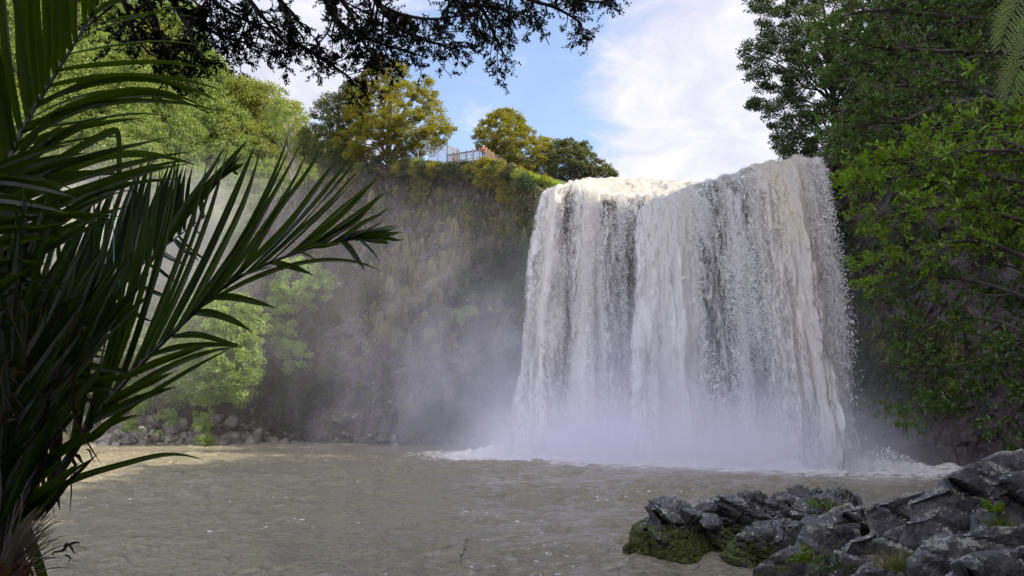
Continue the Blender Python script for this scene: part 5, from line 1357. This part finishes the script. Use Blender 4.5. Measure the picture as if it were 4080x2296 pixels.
# upper left frond
frond([(-60, 300, 3.4), (-30, 240, 3.6), (0, 179, 3.7), (26, 123, 3.9), (52, 80, 4.1), (85, 26, 4.4), (112, -25, 4.7)], [
    dict(s=(.16, .97), n=19, w=.058, jit=.03, bow=(-.02, 0, .0), roll=.45, tips=[(-60, 60, 3.3), (-30, -40, 3.5), (0, -70, 3.7), (40, -80, 3.9), (80, -95, 4.1), (106, -115, 4.4)]),
    dict(s=(.05, .5), n=12, w=.046, jit=.05, bow=(0, 0, .07), roll=.5, tips=[(55, 195, 3.6), (70, 155, 3.7), (77, 108, 3.8), (115, 125, 3.9), (207, 113, 4.2)]),
    dict(s=(.42, .97), n=10, w=.045, jit=.03, bow=(0, 0, .15), roll=.6, tips=[(207, 111, 4.3), (207, 106, 4.3), (217, 103, 4.4), (222, 66, 4.4), (205, 25, 4.5), (180, -5, 4.6), (160, -40, 4.7)])], M['palm'], .022, .005)
# left spread
frond([(-70, 420, 2.9), (-46, 340, 3.0), (-30, 270, 3.2), (-16, 200, 3.4), (-8, 160, 3.5)], [
    dict(s=(.2, .95), n=17, w=.046, jit=.05, bow=(0, 0, .04), roll=.5, tips=[(60, 300, 3.2), (90, 232, 3.3), (125, 214, 3.4), (150, 174, 3.6), (196, 168, 3.8), (173, 147, 3.9), (95, 164, 3.7), (70, 155, 3.7)]),
    dict(s=(.1, .9), n=14, w=.046, jit=.06, bow=(0, 0, .03), roll=.5, tips=[(20, 330, 3), (50, 280, 3.1), (80, 236, 3.2), (70, 190, 3.3)])], M['palm'], .02, .006)
a = Acc()
blade(a, P(-8, 200, 3.6), P(122, 186, 3.7), .042, kink=[P(-8, 196, 3.6), P(40, 172, 3.65), (P(85, 145, 3.7)), P(113, 131, 3.7), P(119, 135, 3.7), P(120, 155, 3.7), P(120, 188, 3.7)], roll=.25, n=28, shape=(.7, 1, .7))
o = a.obj('leaflet', M['palm'], palm); o['label'] = 'leaflet snapped and hanging straight down'
a = Acc()
blade(a, P(0, 205, 3.7), P(197, 166, 4.1), .055, (0, 0, .16), .25, n=20)
a.obj('leaflet', M['palm'], palm)
# pale glossy frond behind
frond([(-20, 400, 4.6), (15, 360, 4.8), (90, 310, 5.1), (150, 258, 5.4), (208, 214, 5.7)], [
    dict(s=(.1, .98), n=21, w=.058, jit=.03, bow=(-.02, 0, 0), roll=.35, tips=[(15, 195, 4.6), (60, 186, 4.8), (92, 183, 5.0), (118, 177, 5.1), (143, 160, 5.2), (158, 160, 5.3), (174, 164, 5.4), (190, 168, 5.5), (203, 176, 5.7)]),
    dict(s=(.1, .95), n=13, w=.046, jit=.04, bow=(0, 0, -.02), roll=.7, tips=[(60, 400, 4.6), (110, 350, 4.9), (170, 300, 5.2), (215, 240, 5.6)])], M['palm_back'], .016, .004)
# half open spear of leaflets
frond([(110, 330, 3.8), (165, 240, 4.0), (205, 195, 4.2), (232, 160, 4.3)], [dict(s=(.25, .97), n=12, w=.04, jit=.03, bow=(0, 0, .01), roll=.5, tips=[(228, 150, 4.2), (236, 142, 4.3), (245, 143, 4.3), (246, 150, 4.3), (243, 162, 4.3), (238, 176, 4.3)])], M['palm'], .012, .004)
# crowded inner fronds and petioles
frond([(-10, 590, 2.7), (2, 470, 2.8), (10, 360, 3.0), (16, 280, 3.2)], [dict(s=(.15, .95), n=26, w=.046, jit=.07, roll=.6, bow=(0, 0, .02), tips=[(70, 400, 2.9), (105, 330, 3.1), (95, 255, 3.3), (55, 215, 3.4), (16, 214, 3.4)]), dict(s=(.1, .9), n=14, w=.046, jit=.08, roll=.6, tips=[(-40, 400, 2.8), (-30, 280, 3.0), (0, 230, 3.2)])], M['palm'], .024, .006)
frond([(-12, 590, 2.75), (16, 500, 2.9), (45, 410, 3.1), (80, 340, 3.3)], [dict(s=(.2, .97), n=24, w=.046, jit=.07, roll=.6, tips=[(30, 300, 3.0), (65, 270, 3.1), (95, 250, 3.3), (125, 262, 3.4), (140, 290, 3.5), (130, 330, 3.5)]), dict(s=(.1, .9), n=16, w=.04, jit=.05, roll=.6, tips=[(60, 470, 2.9), (90, 420, 3.0), (125, 365, 3.3)])], M['palm'], .024, .006)
# dead strips and fibres hung in the crown
a = Acc()
for k in range(95):
    x0, y0 = rng.uniform(-5, 90), rng.uniform(290, 520)
    if y0 > 560 - x0 * 1.55: continue
    Yk = rng.uniform(2.75, 3.3); p0 = P(x0, y0, Yk); L = rng.uniform(.08, .55)
    blade(a, p0, p0 + np.array([rng.normal() * .25, rng.normal() * .1, -rng.uniform(.2, 1)]) * L, rng.uniform(.004, .022), (rng.normal() * .04, 0, .03), .9, n=7)
for (p, q, w) in [((35, 520, 2.95), (99, 452, 3.1), .022), ((40, 522, 2.9), (84, 466, 3.05), .014), ((48, 462, 3.1), (60, 511, 3.1), .028), ((71, 452, 3.2), (75, 480, 3.2), .018), ((71, 474, 3.2), (70, 517, 3.2), .009), ((75, 455, 3.2), (84, 466, 3.2), .016), ((86, 448, 3.2), (95, 464, 3.2), .008), ((60, 430, 3.2), (50, 470, 3.2), .03)]:
    blade(a, P(*p), P(*q), w, (0, 0, .01), .3, n=8)
o = a.obj('dead_fibre', M['palm_dead'], palm); o['kind'] = 'stuff'
for k in range(7):
    a = Acc(); tube(a, spline([crown_c - pb, P(-8 + 3 * k, 560 - 6 * k, 2.8) - pb, P(12 + 6 * k, 515 - 10 * k, 2.95) - pb], 10), np.linspace(.035, .018, 10), 8); a.obj('leaf_stalk', M['palm_rib'], palm)
# faded flower spray and orange husks under the crown
fs0 = P(0, 592, 2.75); a = Acc()
for k in range(75):
    th = rng.beta(2, 2); tip = P(8 + 70 * th + rng.normal() * 4, 500 + 50 * th ** 2 + rng.normal() * 9 + (1 - rng.uniform() ** .3) * 30, 2.7 + rng.normal() * .06)
    blade(a, fs0 + rng.normal(size=3) * .02, tip, rng.uniform(.004, .009), (0, 0, .04), .8, n=9, shape=(1, 1, .25))
o = a.obj('flower_spray', M['palm_flower'], palm); o['label'] = 'faded pale purple flower spray'
for (p, q, w) in [((62, 548, 2.7), (79, 547, 2.7), .012), ((60, 550, 2.7), (77, 553, 2.7), .01), ((52, 556, 2.7), (68, 553, 2.7), .008), ((66, 556, 2.7), (70, 568, 2.7), .008)]: a = Acc(); blade(a, P(*p), P(*q), w, (0, 0, .015), .3, n=7); a.obj('dead_tip', M['palm_dead'], palm)
for k in range(9):
    a = Acc(); x = rng.uniform(0, 32); tube(a, spline([P(x, 565 + rng.uniform(-4, 4), 2.7) - pb, P(x + rng.normal() * 5, 578, 2.7) - pb, P(x + rng.normal() * 8, 600, 2.7) - pb], 7), rng.uniform(.004, .009), 6); a.obj('husk', M['palm_orange'], palm)
